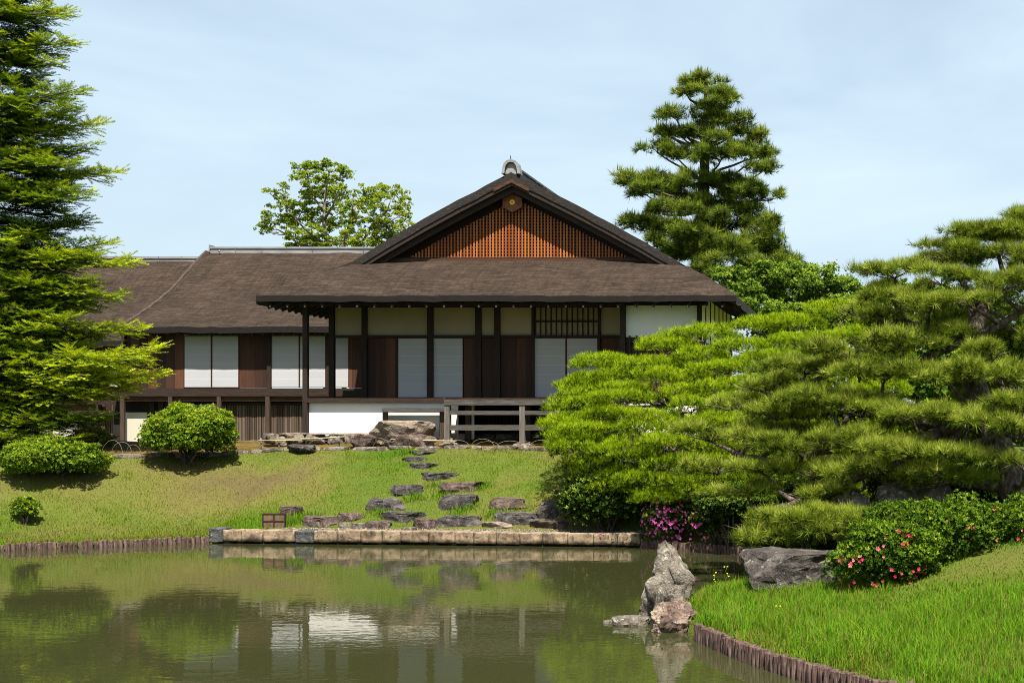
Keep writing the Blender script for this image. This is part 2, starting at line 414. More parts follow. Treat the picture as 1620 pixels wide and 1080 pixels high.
# ------------------------------------------------------------------ mesh and object helpers
BASE = {}


def link_mesh(name, V, faces, mats, parent=None, loc=None, mat_idx=None, smooth=False, tint=None, uv=None):
    """One mesh object; V in world coordinates, stored relative to the base of its thing."""
    V = np.asarray(V, dtype=np.float32)
    if parent is not None:
        base = BASE[parent.name]
    else:
        base = np.array(loc if loc is not None else (0, 0, 0), dtype=np.float32)
    me = bpy.data.meshes.new(name)
    L = V - base.astype(np.float32)
    if isinstance(faces, np.ndarray):
        nf, k = faces.shape
        me.vertices.add(len(L))
        me.vertices.foreach_set('co', L.ravel())
        me.loops.add(nf * k)
        me.loops.foreach_set('vertex_index', faces.astype(np.int32).ravel())
        me.polygons.add(nf)
        me.polygons.foreach_set('loop_start', np.arange(0, nf * k, k, dtype=np.int32))
        me.update(calc_edges=True)
    else:
        me.from_pydata([tuple(map(float, v)) for v in L], [], faces)
        me.update()
    for mm in (mats if isinstance(mats, (list, tuple)) else [mats]):
        me.materials.append(M[mm] if isinstance(mm, str) else mm)
    if mat_idx is not None:
        me.polygons.foreach_set('material_index', np.asarray(mat_idx, dtype=np.int32))
    if smooth:
        me.polygons.foreach_set('use_smooth', np.ones(len(me.polygons), dtype=bool))
    if tint is not None:
        a = me.attributes.new('tint', 'FLOAT', 'POINT')
        a.data.foreach_set('value', np.asarray(tint, dtype=np.float32))
    if uv is not None:
        u = me.uv_layers.new(name='UVMap')
        li = np.empty(len(me.loops), dtype=np.int32)
        me.loops.foreach_get('vertex_index', li)
        u.data.foreach_set('uv', np.asarray(uv, dtype=np.float32)[li].ravel())
    o = bpy.data.objects.new(name, me)
    COL.objects.link(o)
    if parent is not None:
        o.parent = parent
        BASE[o.name] = base
    else:
        o.location = tuple(map(float, base))
        BASE[o.name] = base
    return o


def tag(o, label, cat, group=None):
    o['label'] = label
    o['category'] = cat
    if group:
        o['group'] = group
    return o


def thing(name, loc, label, cat, group=None):
    o = bpy.data.objects.new(name, None)
    o.empty_display_size = 0.3
    o.location = tuple(map(float, loc))
    COL.objects.link(o)
    BASE[o.name] = np.array(loc, dtype=np.float32)
    return tag(o, label, cat, group)


class Boxes:
    def __init__(self):
        self.v, self.f = [], []

    def add(self, x0, x1, y0, y1, z0, z1):
        x0, x1 = min(x0, x1), max(x0, x1); z0, z1 = min(z0, z1), max(z0, z1)
        k = len(self.v)
        self.v += [(x0, y0, z0), (x1, y0, z0), (x1, y1, z0), (x0, y1, z0), (x0, y0, z1), (x1, y0, z1), (x1, y1, z1), (x0, y1, z1)]
        self.f += [(k, k + 3, k + 2, k + 1), (k + 4, k + 5, k + 6, k + 7), (k, k + 1, k + 5, k + 4), (k + 1, k + 2, k + 6, k + 5), (k + 2, k + 3, k + 7, k + 6), (k + 3, k, k + 4, k + 7)]
        return self

    def bar(self, a, b_, w, h, up=(0, 0, 1)):
        a, b_ = np.array(a, float), np.array(b_, float)
        d = b_ - a; d /= np.linalg.norm(d)
        s = np.cross(d, up); s /= np.linalg.norm(s)
        u = np.cross(s, d)
        k = len(self.v)
        for p in (a, b_):
            for (i, j) in ((-1, -1), (1, -1), (1, 1), (-1, 1)):
                self.v.append(tuple(p + s * w / 2 * i + u * h / 2 * j))
        self.f += [(k, k + 1, k + 2, k + 3), (k + 7, k + 6, k + 5, k + 4), (k, k + 4, k + 5, k + 1), (k + 1, k + 5, k + 6, k + 2), (k + 2, k + 6, k + 7, k + 3), (k + 3, k + 7, k + 4, k)]
        return self

    def prism(self, poly_xz, y0, y1):
        k = len(self.v); m_ = len(poly_xz)
        self.v += [(x, y0, z) for x, z in poly_xz] + [(x, y1, z) for x, z in poly_xz]
        self.f.append(tuple(range(k, k + m_)))
        self.f.append(tuple(range(k + 2 * m_ - 1, k + m_ - 1, -1)))
        for i in range(m_):
            j = (i + 1) % m_
            self.f.append((k + j, k + i, k + m_ + i, k + m_ + j))
        return self

    def build(self, name, mat, parent=None, **kw):
        return link_mesh(name, self.v, self.f, mat, parent, **kw)


def box(name, mat, parent, *a):
    return Boxes().add(*a).build(name, mat, parent)


def tube_geo(pts, radii, sides=8):
    pts = np.asarray(pts, float); n_ = len(pts)
    radii = np.broadcast_to(np.asarray(radii, float), (n_,))
    d = np.gradient(pts, axis=0)
    d /= np.linalg.norm(d, axis=1, keepdims=True) + 1e-9
    ref = np.array((0.31, 0.2, 0.93)) if abs(d[:, 2]).mean() < 0.8 else np.array((1.0, 0.1, 0.05))
    s = np.cross(d, ref); s /= np.linalg.norm(s, axis=1, keepdims=True) + 1e-9
    u = np.cross(d, s)
    a = np.linspace(0, 2 * np.pi, sides, endpoint=False)
    V = pts[:, None] + radii[:, None, None] * (np.cos(a)[None, :, None] * s[:, None] + np.sin(a)[None, :, None] * u[:, None])
    V = V.reshape(-1, 3)
    i = np.arange(n_ - 1)[:, None] * sides; j = np.arange(sides)[None]; j2 = (j + 1) % sides
    q = np.stack([i + j, i + j2, i + sides + j2, i + sides + j], -1).reshape(-1, 4)
    tris = np.concatenate([q[:, [0, 1, 2]], q[:, [0, 2, 3]]])
    k = len(V)
    V = np.concatenate([V, pts[[0, -1]]])
    jj = np.arange(sides); jn = (jj + 1) % sides
    c0 = np.stack([np.full(sides, k), jn, jj], -1)
    o_ = (n_ - 1) * sides
    c1 = np.stack([np.full(sides, k + 1), o_ + jj, o_ + jn], -1)
    return V, np.concatenate([tris, c0, c1])


class Geo:
    """Collects numpy triangle meshes."""
    def __init__(self):
        self.V, self.Fa, self.T, self.n = [], [], [], 0

    def add(self, V, Fa, t=None):
        self.V.append(np.asarray(V, np.float32)); self.Fa.append(np.asarray(Fa) + self.n)
        self.T.append(np.zeros(len(V), np.float32) if t is None else np.asarray(t, np.float32))
        self.n += len(V)

    def tube(self, pts, radii, sides=7):
        self.add(*tube_geo(pts, radii, sides))

    def build(self, name, mat, parent=None, smooth=False, **kw):
        return link_mesh(name, np.concatenate(self.V), np.concatenate(self.Fa), mat, parent, smooth=smooth, tint=np.concatenate(self.T), **kw)


def unit(v):
    return v / (np.linalg.norm(v, axis=-1, keepdims=True) + 1e-9)


def frames(d, spin=True, flat=None):
    """Rotation matrices whose third column is d."""
    n_ = len(d)
    if flat is None:
        r = unit(rng.normal(size=(n_, 3)))
    else:
        r = np.broadcast_to(np.asarray(flat, float), (n_, 3)) + rng.normal(size=(n_, 3)) * 0.22
    x = unit(np.cross(r, d)); y = np.cross(d, x)
    return np.stack([x, y, d], -1)


def scatter(G, T, Fa, pos, Rm, s, tint, ttint=None):
    k = len(T)
    s = np.asarray(s, float)
    V = np.einsum('nij,kj->nki', Rm, T) * s[:, None, None] + pos[:, None]
    FF = (np.arange(len(pos))[:, None, None] * k + Fa[None]).reshape(-1, 3)
    t = np.repeat(tint, k).reshape(len(pos), k)
    if ttint is not None:
        t = t + ttint[None]
    G.add(V.reshape(-1, 3), FF, np.clip(t, 0, 1).ravel())


def tuft_template(n_, spread, width, up_bias=0.25, seed=0):
    r = np.random.default_rng(seed)
    V, Fa, t = [], [], []
    for i in range(n_):
        th = r.uniform(0, 2 * np.pi); ph = spread * math.sqrt(r.uniform(0.02, 1))
        d = np.array((math.sin(ph) * math.cos(th), math.sin(ph) * math.sin(th), math.cos(ph)))
        s = np.cross(d, unit(r.normal(size=3))); s = s / np.linalg.norm(s)
        ln = r.uniform(0.7, 1.08)
        o = d * 0.05
        k = len(V)
        V += [o - s * width / 2, o + s * width / 2, d * ln]
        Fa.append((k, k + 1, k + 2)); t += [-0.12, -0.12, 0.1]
    return np.array(V), np.array(Fa), np.array(t)


def leaf_template(l_=1.0, w=0.5, fold=0.15):
    V = np.array([(0, 0, 0), (w / 2, fold, l_ * 0.5), (0, 0, l_), (-w / 2, fold, l_ * 0.5)])
    return V, np.array([(0, 1, 2), (0, 2, 3)])


def rosette_template(n_=5, w=0.42, spread=0.9, seed=3):
    r = np.random.default_rng(seed)
    V, Fa, t = [], [], []
    for i in range(n_):
        th = 2 * np.pi * i / n_ + r.uniform(-0.3, 0.3); ph = spread * r.uniform(0.55, 1.15)
        d = np.array((math.sin(ph) * math.cos(th), math.sin(ph) * math.sin(th), math.cos(ph)))
        s = unit(np.cross(d, (0.01, 0.02, 1.0)))
        nn = np.cross(s, d)
        ln = r.uniform(0.75, 1.1); k = len(V)
        V += [d * 0.03, d * ln * 0.55 + s * w / 2 + nn * 0.05, d * ln, d * ln * 0.55 - s * w / 2 + nn * 0.05]
        Fa += [(k, k + 1, k + 2), (k, k + 2, k + 3)]
        dt = r.uniform(-0.12, 0.12); t += [dt - 0.08, dt, dt + 0.06, dt]
    return np.array(V), np.array(Fa), np.array(t)


def vnoise(x, y, seed=0):
    """Smooth value noise in [0,1] on arrays."""
    r = np.random.default_rng(seed).random((64, 64))
    xi = np.floor(x).astype(int); yi = np.floor(y).astype(int)
    fx = x - xi; fy = y - yi
    fx = fx * fx * (3 - 2 * fx); fy = fy * fy * (3 - 2 * fy)
    g = lambda a, b_: r[a % 64, b_ % 64]
    return (g(xi, yi) * (1 - fx) + g(xi + 1, yi) * fx) * (1 - fy) + (g(xi, yi + 1) * (1 - fx) + g(xi + 1, yi + 1) * fx) * fy


def fbm(x, y, seed=0, o=3):
    s, a, t = 0.0, 1.0, 0.0
    for i in range(o):
        s = s + a * vnoise(x * 2 ** i, y * 2 ** i, seed + i); t += a; a *= 0.5
    return s / t


# ------------------------------------------------------------------ ground, pond
NORTH = [(-40, 26.5), (X(0, 31.7), 31.7), (X(330, 33.75), 33.75), (X(1014, 32.7), 32.7), (X(1204, 30.5), 30.5), (X(1310, 28.6), 28.6), (X(1350, 27.2), 27.2)]
EAST = [(X(1350, 27.2), 27.2), (X(1290, 25.8), 25.8), (X(1185, 24.6), 24.6), (X(1100, 23.2), 23.2), (X(1055, 20.9), 20.9), (X(1103, 19.0), 19.0), (-1.46, 17.25), (-0.90, 16.3), (-0.49, 15.7), (0.02, 14.98), (0.5, 14.62), (1.3, 14.2), (3.2, 12.8), (4.5, 6.0)]
SOUTH = [(4.5, 6.0), (2.0, 4.0), (-30, 3.5), (-40, 8)]
POND = np.array(NORTH + EAST[1:] + SOUTH[1:])


def dist_poly(x, y, pts, closed=False):
    pts = np.asarray(pts, float)
    nn = len(pts)
    best = np.full(np.shape(x), 1e9)
    for i in range(nn if closed else nn - 1):
        a, b_ = pts[i], pts[(i + 1) % nn]
        ab = b_ - a
        t = np.clip(((x - a[0]) * ab[0] + (y - a[1]) * ab[1]) / (ab @ ab), 0, 1)
        best = np.minimum(best, np.hypot(x - a[0] - t * ab[0], y - a[1] - t * ab[1]))
    return best


def inside(x, y, pts):
    pts = np.asarray(pts, float); c = np.zeros(np.shape(x), bool); nn = len(pts)
    for i in range(nn):
        (x1, y1), (x2, y2) = pts[i], pts[(i + 1) % nn]
        cr = ((y1 > y) != (y2 > y)) & (x < (x2 - x1) * (y - y1) / ((y2 - y1) if y2 != y1 else 1e-9) + x1)
        c ^= cr
    return c


def sstep(t):
    t = np.clip(t, 0, 1)
    return t * t * (3 - 2 * t)


def height(x, y):
    x = np.asarray(x, float); y = np.asarray(y, float)
    dn, de, ds = dist_poly(x, y, NORTH), dist_poly(x, y, EAST), dist_poly(x, y, SOUTH)
    zp = 1.87 + 0.23 * sstep((x + 19) / 6.0)                       # height of the terrace edge
    lip = 0.12 + 0.14 * sstep((x + 15.6) / 0.4) - 0.12 * sstep((x + 5.3) / 0.5)
    t = np.clip((dn - 0.55) / 4.5, 0, 1)
    prof = 0.75 * t + 0.25 * sstep(t)
    zn = lip + (zp - lip) * prof + np.clip((dn - 5.05) * 0.16, 0, 0.42)
    zn = zn + (fbm(x * 0.9, y * 0.9, 5) - 0.5) * 0.26 * np.clip(dn - 0.6, 0, 1) * (1 - 0.6 * np.clip((dn - 4.6), 0, 1))
    ze = 0.15 + np.clip(de * 0.092, 0, 0.55) + (fbm(x * 0.8, y * 0.8, 8) - 0.5) * 0.13 * np.clip(de, 0, 1)
    zs = 0.2 + np.clip(ds * 0.3, 0, 1.1)
    w = np.stack([1 / (dn ** 3 + 0.02), 1 / (de ** 3 + 0.02), 1 / (ds ** 3 + 0.02)])
    z = (w[0] * zn + w[1] * ze + w[2] * zs) / w.sum(0)
    ins = inside(x, y, POND)
    dp = np.minimum(np.minimum(dn, de), ds)
    wallside = (x > -15.4) & (x < -5.1) & (dn < de)
    ins = ins | (dp < np.where(wallside, 0.15, 0.05))
    return np.where(ins, -0.25 - 0.35 * np.clip(dp, 0, 1), z)


def gz(x, y): return float(height(np.array([x]), np.array([y]))[0])


def ground_hit(px, py, d0=12.0, d1=60.0):
    """Where the line of sight through a photo pixel meets the land."""
    d = np.arange(d0, d1, 0.02)
    x = (px - CX) * d / F; z = CZ + (HY - py) * d / F
    h = height(x, d)
    k = np.where((z <= h) & (h > 0))[0]
    k = k[0] if len(k) else len(d) - 1
    return float(x[k]), float(d[k]), float(h[k])


def axis(lo, hi, step, far):
    c = list(np.arange(lo, hi + 1e-6, step)); a, s = lo, step
    L = []
    while a > -far:
        s *= 1.35; a -= s; L.append(a)
    b_, s = hi, step; Rr = []
    while b_ < far:
        s *= 1.35; b_ += s; Rr.append(b_)
    return np.array(L[::-1] + c + Rr)


gx, gy = axis(-30, 8, 0.09, 1400), axis(11, 46, 0.09, 1400)
GX, GY = np.meshgrid(gx, gy)
GZ = height(GX, GY)
V = np.stack([GX, GY, GZ], -1).reshape(-1, 3)
nx, ny = len(gx), len(gy)
ii = (np.arange(ny - 1)[:, None] * nx + np.arange(nx - 1)[None]).ravel()
Q = np.stack([ii, ii + 1, ii + nx + 1, ii + nx], -1)
# what grows where: 0 dry straw .. 1 lush green, written per vertex as the soil's own colour
DN = dist_poly(GX, GY, NORTH); DE = dist_poly(GX, GY, EAST)


def lushness(x, y):
    dn, de = dist_poly(x, y, NORTH), dist_poly(x, y, EAST)
    nb = fbm(x * 0.55, y * 0.55, 21, 4)
    north = 0.46 + (nb - 0.5) * 1.0 + 0.45 * np.exp(-dn / 0.8) * (x < -14.0) + 0.1 * (dn > 3.6) * (x > -16)
    dry = np.exp(-(((x + 17.9) / 2.6) ** 2 + ((dn - 3.4) / 1.3) ** 2))
    north = north - 0.22 * dry
    east = 0.74 + (nb - 0.5) * 0.45 - 0.42 * np.exp(-(((x - 1.6) / 1.8) ** 2 + ((y - 20.4) / 1.3) ** 2)) - 0.25 * np.exp(-de / 0.18)
    return np.clip(np.where(dn < de, north, east), 0.03, 1)


LU = lushness(GX, GY)
m, n, l, b = new_mat('soil_and_turf')
at = n.new('ShaderNodeAttribute'); at.attribute_name = 'tint'
tcn = n.new('ShaderNodeTexCoord')
f1 = noise_node(n, l, tcn.outputs['Object'], 14.0, 6, 0.7)
f2 = noise_node(n, l, tcn.outputs['Object'], 60.0, 4, 0.7)
ad = n.new('ShaderNodeMath'); ad.operation = 'MULTIPLY_ADD'; ad.inputs[1].default_value = 0.5
l.new(f1.outputs['Fac'], ad.inputs[0]); l.new(at.outputs['Fac'], ad.inputs[2])
ad.inputs[1].default_value = 1.1
ad2 = n.new('ShaderNodeMath'); ad2.operation = 'ADD'; ad2.inputs[1].default_value = -0.57
l.new(ad.outputs[0], ad2.inputs[0])
rr = ramp(n, [(0.0, (0.105, 0.078, 0.036)), (0.3, (0.13, 0.125, 0.03)), (0.55, (0.095, 0.125, 0.018)), (1.0, (0.045, 0.105, 0.010))])
l.new(ad2.outputs[0], rr.inputs[0])
l.new(rr.outputs[0], b.inputs['Base Color'])
b.inputs['Roughness'].default_value = 0.95; b.inputs['Specular IOR Level'].default_value = 0.1
bump(n, l, f2.outputs['Fac'], b, 0.8, 0.04)
M['turf'] = m
ground = link_mesh('ground', V, Q, 'turf', smooth=True, tint=LU.ravel())
ground['kind'] = 'structure'

m, n, l, b = new_mat('pond_water')
b.inputs['Base Color'].default_value = (0.034, 0.037, 0.013, 1)
b.inputs['Roughness'].default_value = 0.015
b.inputs['IOR'].default_value = 1.33
b.inputs['Specular IOR Level'].default_value = 0.5
tcn = n.new('ShaderNodeTexCoord')
r1 = noise_node(n, l, tcn.outputs['Object'], 2.2, 3, 0.55, (1.0, 1.6, 1), 0.3)
r2 = noise_node(n, l, tcn.outputs['Object'], 9.0, 2, 0.5, (0.8, 1.5, 1))
mk = noise_node(n, l, tcn.outputs['Object'], 0.16, 3, 0.5, (0.5, 1.3, 1))
mr = ramp(n, [(0.42, (0.06, 0.06, 0.06)), (0.62, (1, 1, 1))])
l.new(mk.outputs['Fac'], mr.inputs[0])
m1 = n.new('ShaderNodeMath'); m1.operation = 'MULTIPLY'
l.new(r2.outputs['Fac'], m1.inputs[0]); l.new(mr.outputs[0], m1.inputs[1])
m2 = n.new('ShaderNodeMath'); m2.operation = 'MULTIPLY_ADD'; m2.inputs[1].default_value = 0.42
l.new(m1.outputs[0], m2.inputs[0]); l.new(r1.outputs['Fac'], m2.inputs[2])
bump(n, l, m2.outputs[0], b, 0.036, 0.05)
M['water'] = m
wx, wy = np.meshgrid(np.linspace(-45, 7, 27), np.linspace(2, 36, 18))
wv = np.stack([wx, wy, np.zeros_like(wx)], -1).reshape(-1, 3)
ii = (np.arange(17)[:, None] * 27 + np.arange(26)[None]).ravel()
water = link_mesh('pond_water', wv, np.stack([ii, ii + 1, ii + 28, ii + 27], -1), 'water')
water['kind'] = 'structure'


# ------------------------------------------------------------------ the villa
def roof_slab(name, rows, cols, thick, parent, amp=0.012, rim='bark_edge', seed=0):
    """Thick bark-shingle slope: rows = [(left end, right end)] from eave to ridge."""
    nt = len(rows)
    s = np.linspace(0, 1, cols)
    top = np.stack([np.asarray(a)[None] * (1 - s[:, None]) + np.asarray(c)[None] * s[:, None] for a, c in rows])      # nt, cols, 3
    mid = top[:, cols // 2]
    v = np.concatenate([[0], np.cumsum(np.linalg.norm(np.diff(mid, axis=0), axis=1))])
    axis_u = 0 if np.ptp(top[0, :, 0]) > np.ptp(top[0, :, 1]) else 1
    uv = np.stack([top[..., axis_u], np.broadcast_to(v[:, None], top.shape[:2])], -1)
    wob = fbm(top[..., 0] * 2.3 + 40, top[..., 1] * 2.3 + 40, 30 + seed, 3) - 0.5
    top = top.copy(); top[..., 2] += wob * amp * 4 + 0.05
    bot = top.copy(); bot[..., 2] -= thick
    V = np.concatenate([top.reshape(-1, 3), bot.reshape(-1, 3)])
    UV = np.concatenate([uv.reshape(-1, 2), uv.reshape(-1, 2)])
    k = nt * cols
    f, mi = [], []
    for i in range(nt - 1):
        for j in range(cols - 1):
            a = i * cols + j
            f.append((a, a + 1, a + cols + 1, a + cols)); mi.append(0)
            f.append((k + a, k + a + cols, k + a + cols + 1, k + a + 1)); mi.append(1)
    ring = [j for j in range(cols)] + [i * cols + cols - 1 for i in range(1, nt)] + [(nt - 1) * cols + j for j in range(cols - 2, -1, -1)] + [i * cols for i in range(nt - 2, 0, -1)]
    for q in range(len(ring)):
        a, c = ring[q], ring[(q + 1) % len(ring)]
        f.append((a, k + a, k + c, c)); mi.append(1)
    return link_mesh(name, V, f, ['shingle', rim], parent, mat_idx=mi, uv=UV)


def shoji(parent, px0, px1, py0, py1, d, fr=0.02):
    x0, x1, z0, z1 = X(px0, d), X(px1, d), Z(py1, d), Z(py0, d)
    o = box('shoji_screen', 'paper', parent, x0 + fr, x1 - fr, d, d + 0.02, z0 + fr, z1 - fr)
    B = Boxes()
    B.add(x0, x0 + fr, d - 0.012, d + 0.03, z0, z1).add(x1 - fr, x1, d - 0.012, d + 0.03, z0, z1)
    B.add(x0 + fr, x1 - fr, d - 0.012, d + 0.03, z0, z0 + fr).add(x0 + fr, x1 - fr, d - 0.012, d + 0.03, z1 - fr, z1)
    B.build('frame', 'red_board', o)
    return o


def panel(name, mat, parent, px0, px1, py0, py1, d, th=0.06):
    return box(name, mat, parent, X(px0, d), X(px1, d), d, d + th, Z(py1, d), Z(py0, d))


WALL, VER, EAVE = 42.0, 40.2, 39.2
XL, XR, XM = -16.55, -3.65, -10.25
ZE, ZR = 6.12, 9.80
house = thing('shoin_villa', (XM, 42.0, 2.3), 'timber villa with thatch-like bark roof and orange lattice gable facing the pond', 'villa')
VG = 41.45                                                     # verge plane of the gable


def slope_z(x):
    u = abs(x - XM) / (XR - XM if x > XM else XM - XL)
    return ZR - u * (ZR - ZE) + 0.14 * math.sin(math.pi * u)


rows_l, rows_r = [], []
for t in np.linspace(0, 1, 26):
    for side, xe, rows in ((-1, XL, rows_l), (1, XR, rows_r)):
        x = xe + (XM - xe) * t
        z = ZE + (ZR - ZE) * t + 0.14 * math.sin(math.pi * t)
        th_ = (VG - EAVE) / (42.0 - EAVE) * (1 - 4.2 / 6.45)
        f = EAVE + (VG - EAVE) * min(1, t / 0.275)
        rows.append(((x, f, z), (x, 50.0, z)))
roof_left = roof_slab('roof', rows_l, 40, 0.24, house, 0.014, 'verge_bark', 1)
roof_right = roof_slab('roof', [(c, a) for a, c in rows_r], 40, 0.24, house, 0.014, 'verge_bark', 2)
rows = []
for t in np.linspace(0, 1, 14):
    y = EAVE + (42.1 - EAVE) * t
    w_ = t * (6.45 - 4.25)
    z = ZE + 1.28 * t + 0.10 * math.sin(math.pi * t)
    rows.append(((XL + t * (XM - XL - 4.15), y, z), (XR - t * (XR - XM - 4.35), y, z)))
roof_front = roof_slab('roof', rows, 90, 0.165, house, 0.014, 'bark_edge', 3)
# white-tipped rafters under the eave
B = Boxes()
for i in range(28):
    x = XL + 0.35 + i * 0.468
    ln_ = min(2.9, 0.9 * min(x - XL, XR - x))
    B = Boxes().bar((x, EAVE + 0.08, ZE - 0.225), (x, EAVE + 0.1 + ln_, ZE - 0.225 + 0.41 * ln_), 0.07, 0.1)
    B.build('rafter', 'dark_wood', house)
    box('rafter_tip', 'old_grey_wood', house, x - 0.02, x + 0.02, EAVE + 0.06, EAVE + 0.075, ZE - 0.255, ZE - 0.22)
for i in range(18):
    y = EAVE + 0.6 + i * 0.46
    ln_ = min(1.9, 0.7 * (y - EAVE))
    B = Boxes().bar((XL + 0.08, y, ZE - 0.225), (XL + 0.08 + ln_, y, ZE - 0.225 + 0.45 * ln_), 0.07, 0.1)
    B.build('rafter', 'dark_wood', house)
    Boxes().bar((XR - 0.08, y, ZE - 0.225), (XR - 0.08 - ln_, y, ZE - 0.225 + 0.45 * ln_), 0.07, 0.1).build('rafter', 'dark_wood', house)
# verge boards and the gable
for s in (-1, 1):
    Bd = Boxes()
    xe = XM + s * 4.55
    za, zb = ZR - 0.17, slope_z(xe) - 0.17
    xs_ = np.linspace(XM, xe, 13); zs_ = [slope_z(q_) - 0.17 for q_ in xs_]
    Bd.prism([(a, c) for a, c in zip(xs_, zs_)] + [(a, c - 0.32) for a, c in zip(xs_[::-1], zs_[::-1])], VG + 0.2, VG + 0.26)
    Bd.build('verge_board', 'beam_wood', house)
    B2 = Boxes()
    B2.prism([(a, c - 0.002) for a, c in zip(xs_, zs_)] + [(a, c - 0.15) for a, c in zip(xs_[::-1], zs_[::-1])], VG + 0.03, VG + 0.15)
    B2.build('verge_trim', 'dark_wood', house)
B2 = Boxes().prism([(XM - 0.5, ZR - 0.40), (XM, ZR - 0.14), (XM + 0.5, ZR - 0.40), (XM + 0.5, ZR - 0.5), (XM, ZR - 0.24), (XM - 0.5, ZR - 0.5)], VG - 0.005, VG + 0.018)
B2.build('verge_peak', 'red_board', house)
LP = 42.0
zb_, half = 7.46, 3.36


def lat_top(x): return slope_z(x) - 0.64


lat = Boxes()
x = XM - half
while x < XM + half:
    zt = lat_top(x)
    if zt > zb_ + 0.03:
        lat.add(x, x + 0.044, LP, LP + 0.028, zb_, zt)
    x += 0.0925
lat.add(XM - half, XM + half, LP - 0.004, LP + 0.03, zb_ - 0.012, zb_ + 0.012)
lattice = lat.build('gable_lattice', 'lattice', house)
lat = Boxes()
z = zb_ + 0.05
while z < lat_top(XM):
    hw = next((q_ for q_ in np.arange(3.6, 0, -0.03) if lat_top(XM - q_) > z), 0.0)
    hw = min(hw, half)
    if hw > 0.05:
        lat.add(XM - hw, XM + hw, LP + 0.031, LP + 0.055, z, z + 0.03)
    z += 0.088
lat.build('crossbars', 'lattice_cross', lattice)
Boxes().prism([(XM - 4.3, 7.2), (XM + 4.3, 7.2), (XM, slope_z(XM) - 0.3)], LP + 0.16, LP + 0.2).build('gable_backing', 'lattice_back', house)
box('gable_sill', 'red_board', house, XM - 3.75, XM + 3.75, LP - 0.1, LP + 0.07, zb_ - 0.2, zb_ - 0.015)
box('gable_rail', 'beam_wood', house, XM - 3.5, XM + 3.5, LP - 0.05, LP + 0.06, zb_ - 0.012, zb_ + 0.03)
# hexagonal board with the gilt flower crest
ex, ez, ed = X(810, 41.84), Z(321, 41.84), 41.86
hx, hz = 0.275, 0.29
eb = Boxes().prism([(ex - hx, ez + 0.14), (ex, ez + hz), (ex + hx, ez + 0.14), (ex + hx, ez - 0.12), (ex, ez - 0.27), (ex - hx, ez - 0.12)], ed, ed + 0.05).build('crest_board', 'emblem_board', house)
G = Geo()
for ring, rr_, cnt in ((0.045, 0.062, 8), (0.02, 0.045, 8)):
    for i in range(cnt):
        a = 2 * math.pi * i / cnt + (0.2 if ring < 0.03 else 0)
        px_, pz_ = ex + math.cos(a) * rr_, ez + 0.02 + math.sin(a) * rr_
        th_ = np.linspace(0, 2 * np.pi, 9)[:-1]
        pv = np.stack([px_ + np.cos(th_) * 0.033, np.full(8, ed - 0.012 - (0.012 if ring < 0.03 else 0)), pz_ + np.sin(th_) * 0.033], -1)
        c_ = np.array([[px_, ed - 0.04 - (0.012 if ring < 0.03 else 0), pz_]])
        bk = pv.copy(); bk[:, 1] = ed
        Vv = np.concatenate([pv, c_, bk])
        ff = [(q, (q + 1) % 8, 8) for q in range(8)] + [(q, 9 + q, (q + 1) % 8) for q in range(8)] + [((q + 1) % 8, 9 + q, 9 + (q + 1) % 8) for q in range(8)]
        G.add(Vv, np.array(ff))
G.build('crest_flower', 'gilt', eb)
# ridge: long capped box with the arched end tile
rg = Boxes()
for k_ in range(9):
    y0 = VG + 0.25 + k_ * 0.95
    rg.add(XM - 0.2, XM + 0.2, y0, y0 + 0.93, ZR - 0.1, ZR + 0.1)
    rg.add(XM - 0.25, XM + 0.25, y0 + 0.01, y0 + 0.93, ZR + 0.103, ZR + 0.16)
rg.build('ridge_cap', 'tile_dark', house)
ow, oh = 0.265, 0.40
outer = [(-ow, 0), (-ow * 0.93, oh * 0.35), (-ow * 0.78, oh * 0.72), (-ow * 0.5, oh * 0.93), (-ow * 0.22, oh), (ow * 0.22, oh), (ow * 0.5, oh * 0.93), (ow * 0.78, oh * 0.72), (ow * 0.93, oh * 0.35), (ow, 0)]
inner = [(p * 0.70, q * 0.80 + 0.01) for p, q in outer]
ez0 = ZR + 0.0
oni = Boxes()
for i in range(len(outer) - 1):
    a, c = outer[i], outer[i + 1]; a2, c2 = inner[i], inner[i + 1]
    oni.prism([(XM + a[0], ez0 + a[1]), (XM + c[0], ez0 + c[1]), (XM + c2[0], ez0 + c2[1]), (XM + a2[0], ez0 + a2[1])], VG - 0.06, VG + 0.24)
om = oni.build('ridge_end_tile', 'ridge_grey', house)
inn = [(XM + p * 0.92, ez0 + q * 0.96) for p, q in inner]
Boxes().prism(inn, VG + 0.02, VG + 0.2).build('face_plate', 'ridge_grey', om)
G = Geo(); G.tube([(XM - 0.02, VG + 0.05, ez0 + oh), (XM - 0.035, VG + 0.05, ez0 + oh + 0.13)], 0.014, 6)
G.build('lightning_rod', 'iron', house)

# walls under the eave: photo columns, at the wall plane
d = WALL
ytop, yrail0, yrail1, yfloor = 486.5, 530, 534.5, 630
for a, c in ((530, 573), (581, 676), (686, 752), (762, 782), (791, 842), (950, 1004)):
    panel('wall_panel', 'shaded_plaster', house, a, c, ytop, yrail0, d + 0.03)
for a, w_ in ((525, 8), (577, 8), (681, 9), (757, 9), (787, 9), (843.5, 4), (948, 4)):
    y0 = 484
    box('post', 'dark_wood', house, X(a - w_ / 2, d), X(a + w_ / 2, d), d - 0.06, d + 0.1, Z(yfloor + 3, d), Z(y0, d) + 0.25)
box('lintel', 'dark_wood', house, X(521, d), X(1004, d), d - 0.045, d + 0.028, Z(yrail1, d), Z(yrail0, d))
box('head_beam', 'dark_wood', house, X(521, d), X(1004, d), d - 0.03, d + 0.12, Z(ytop, d), Z(ytop, d) + 0.5)
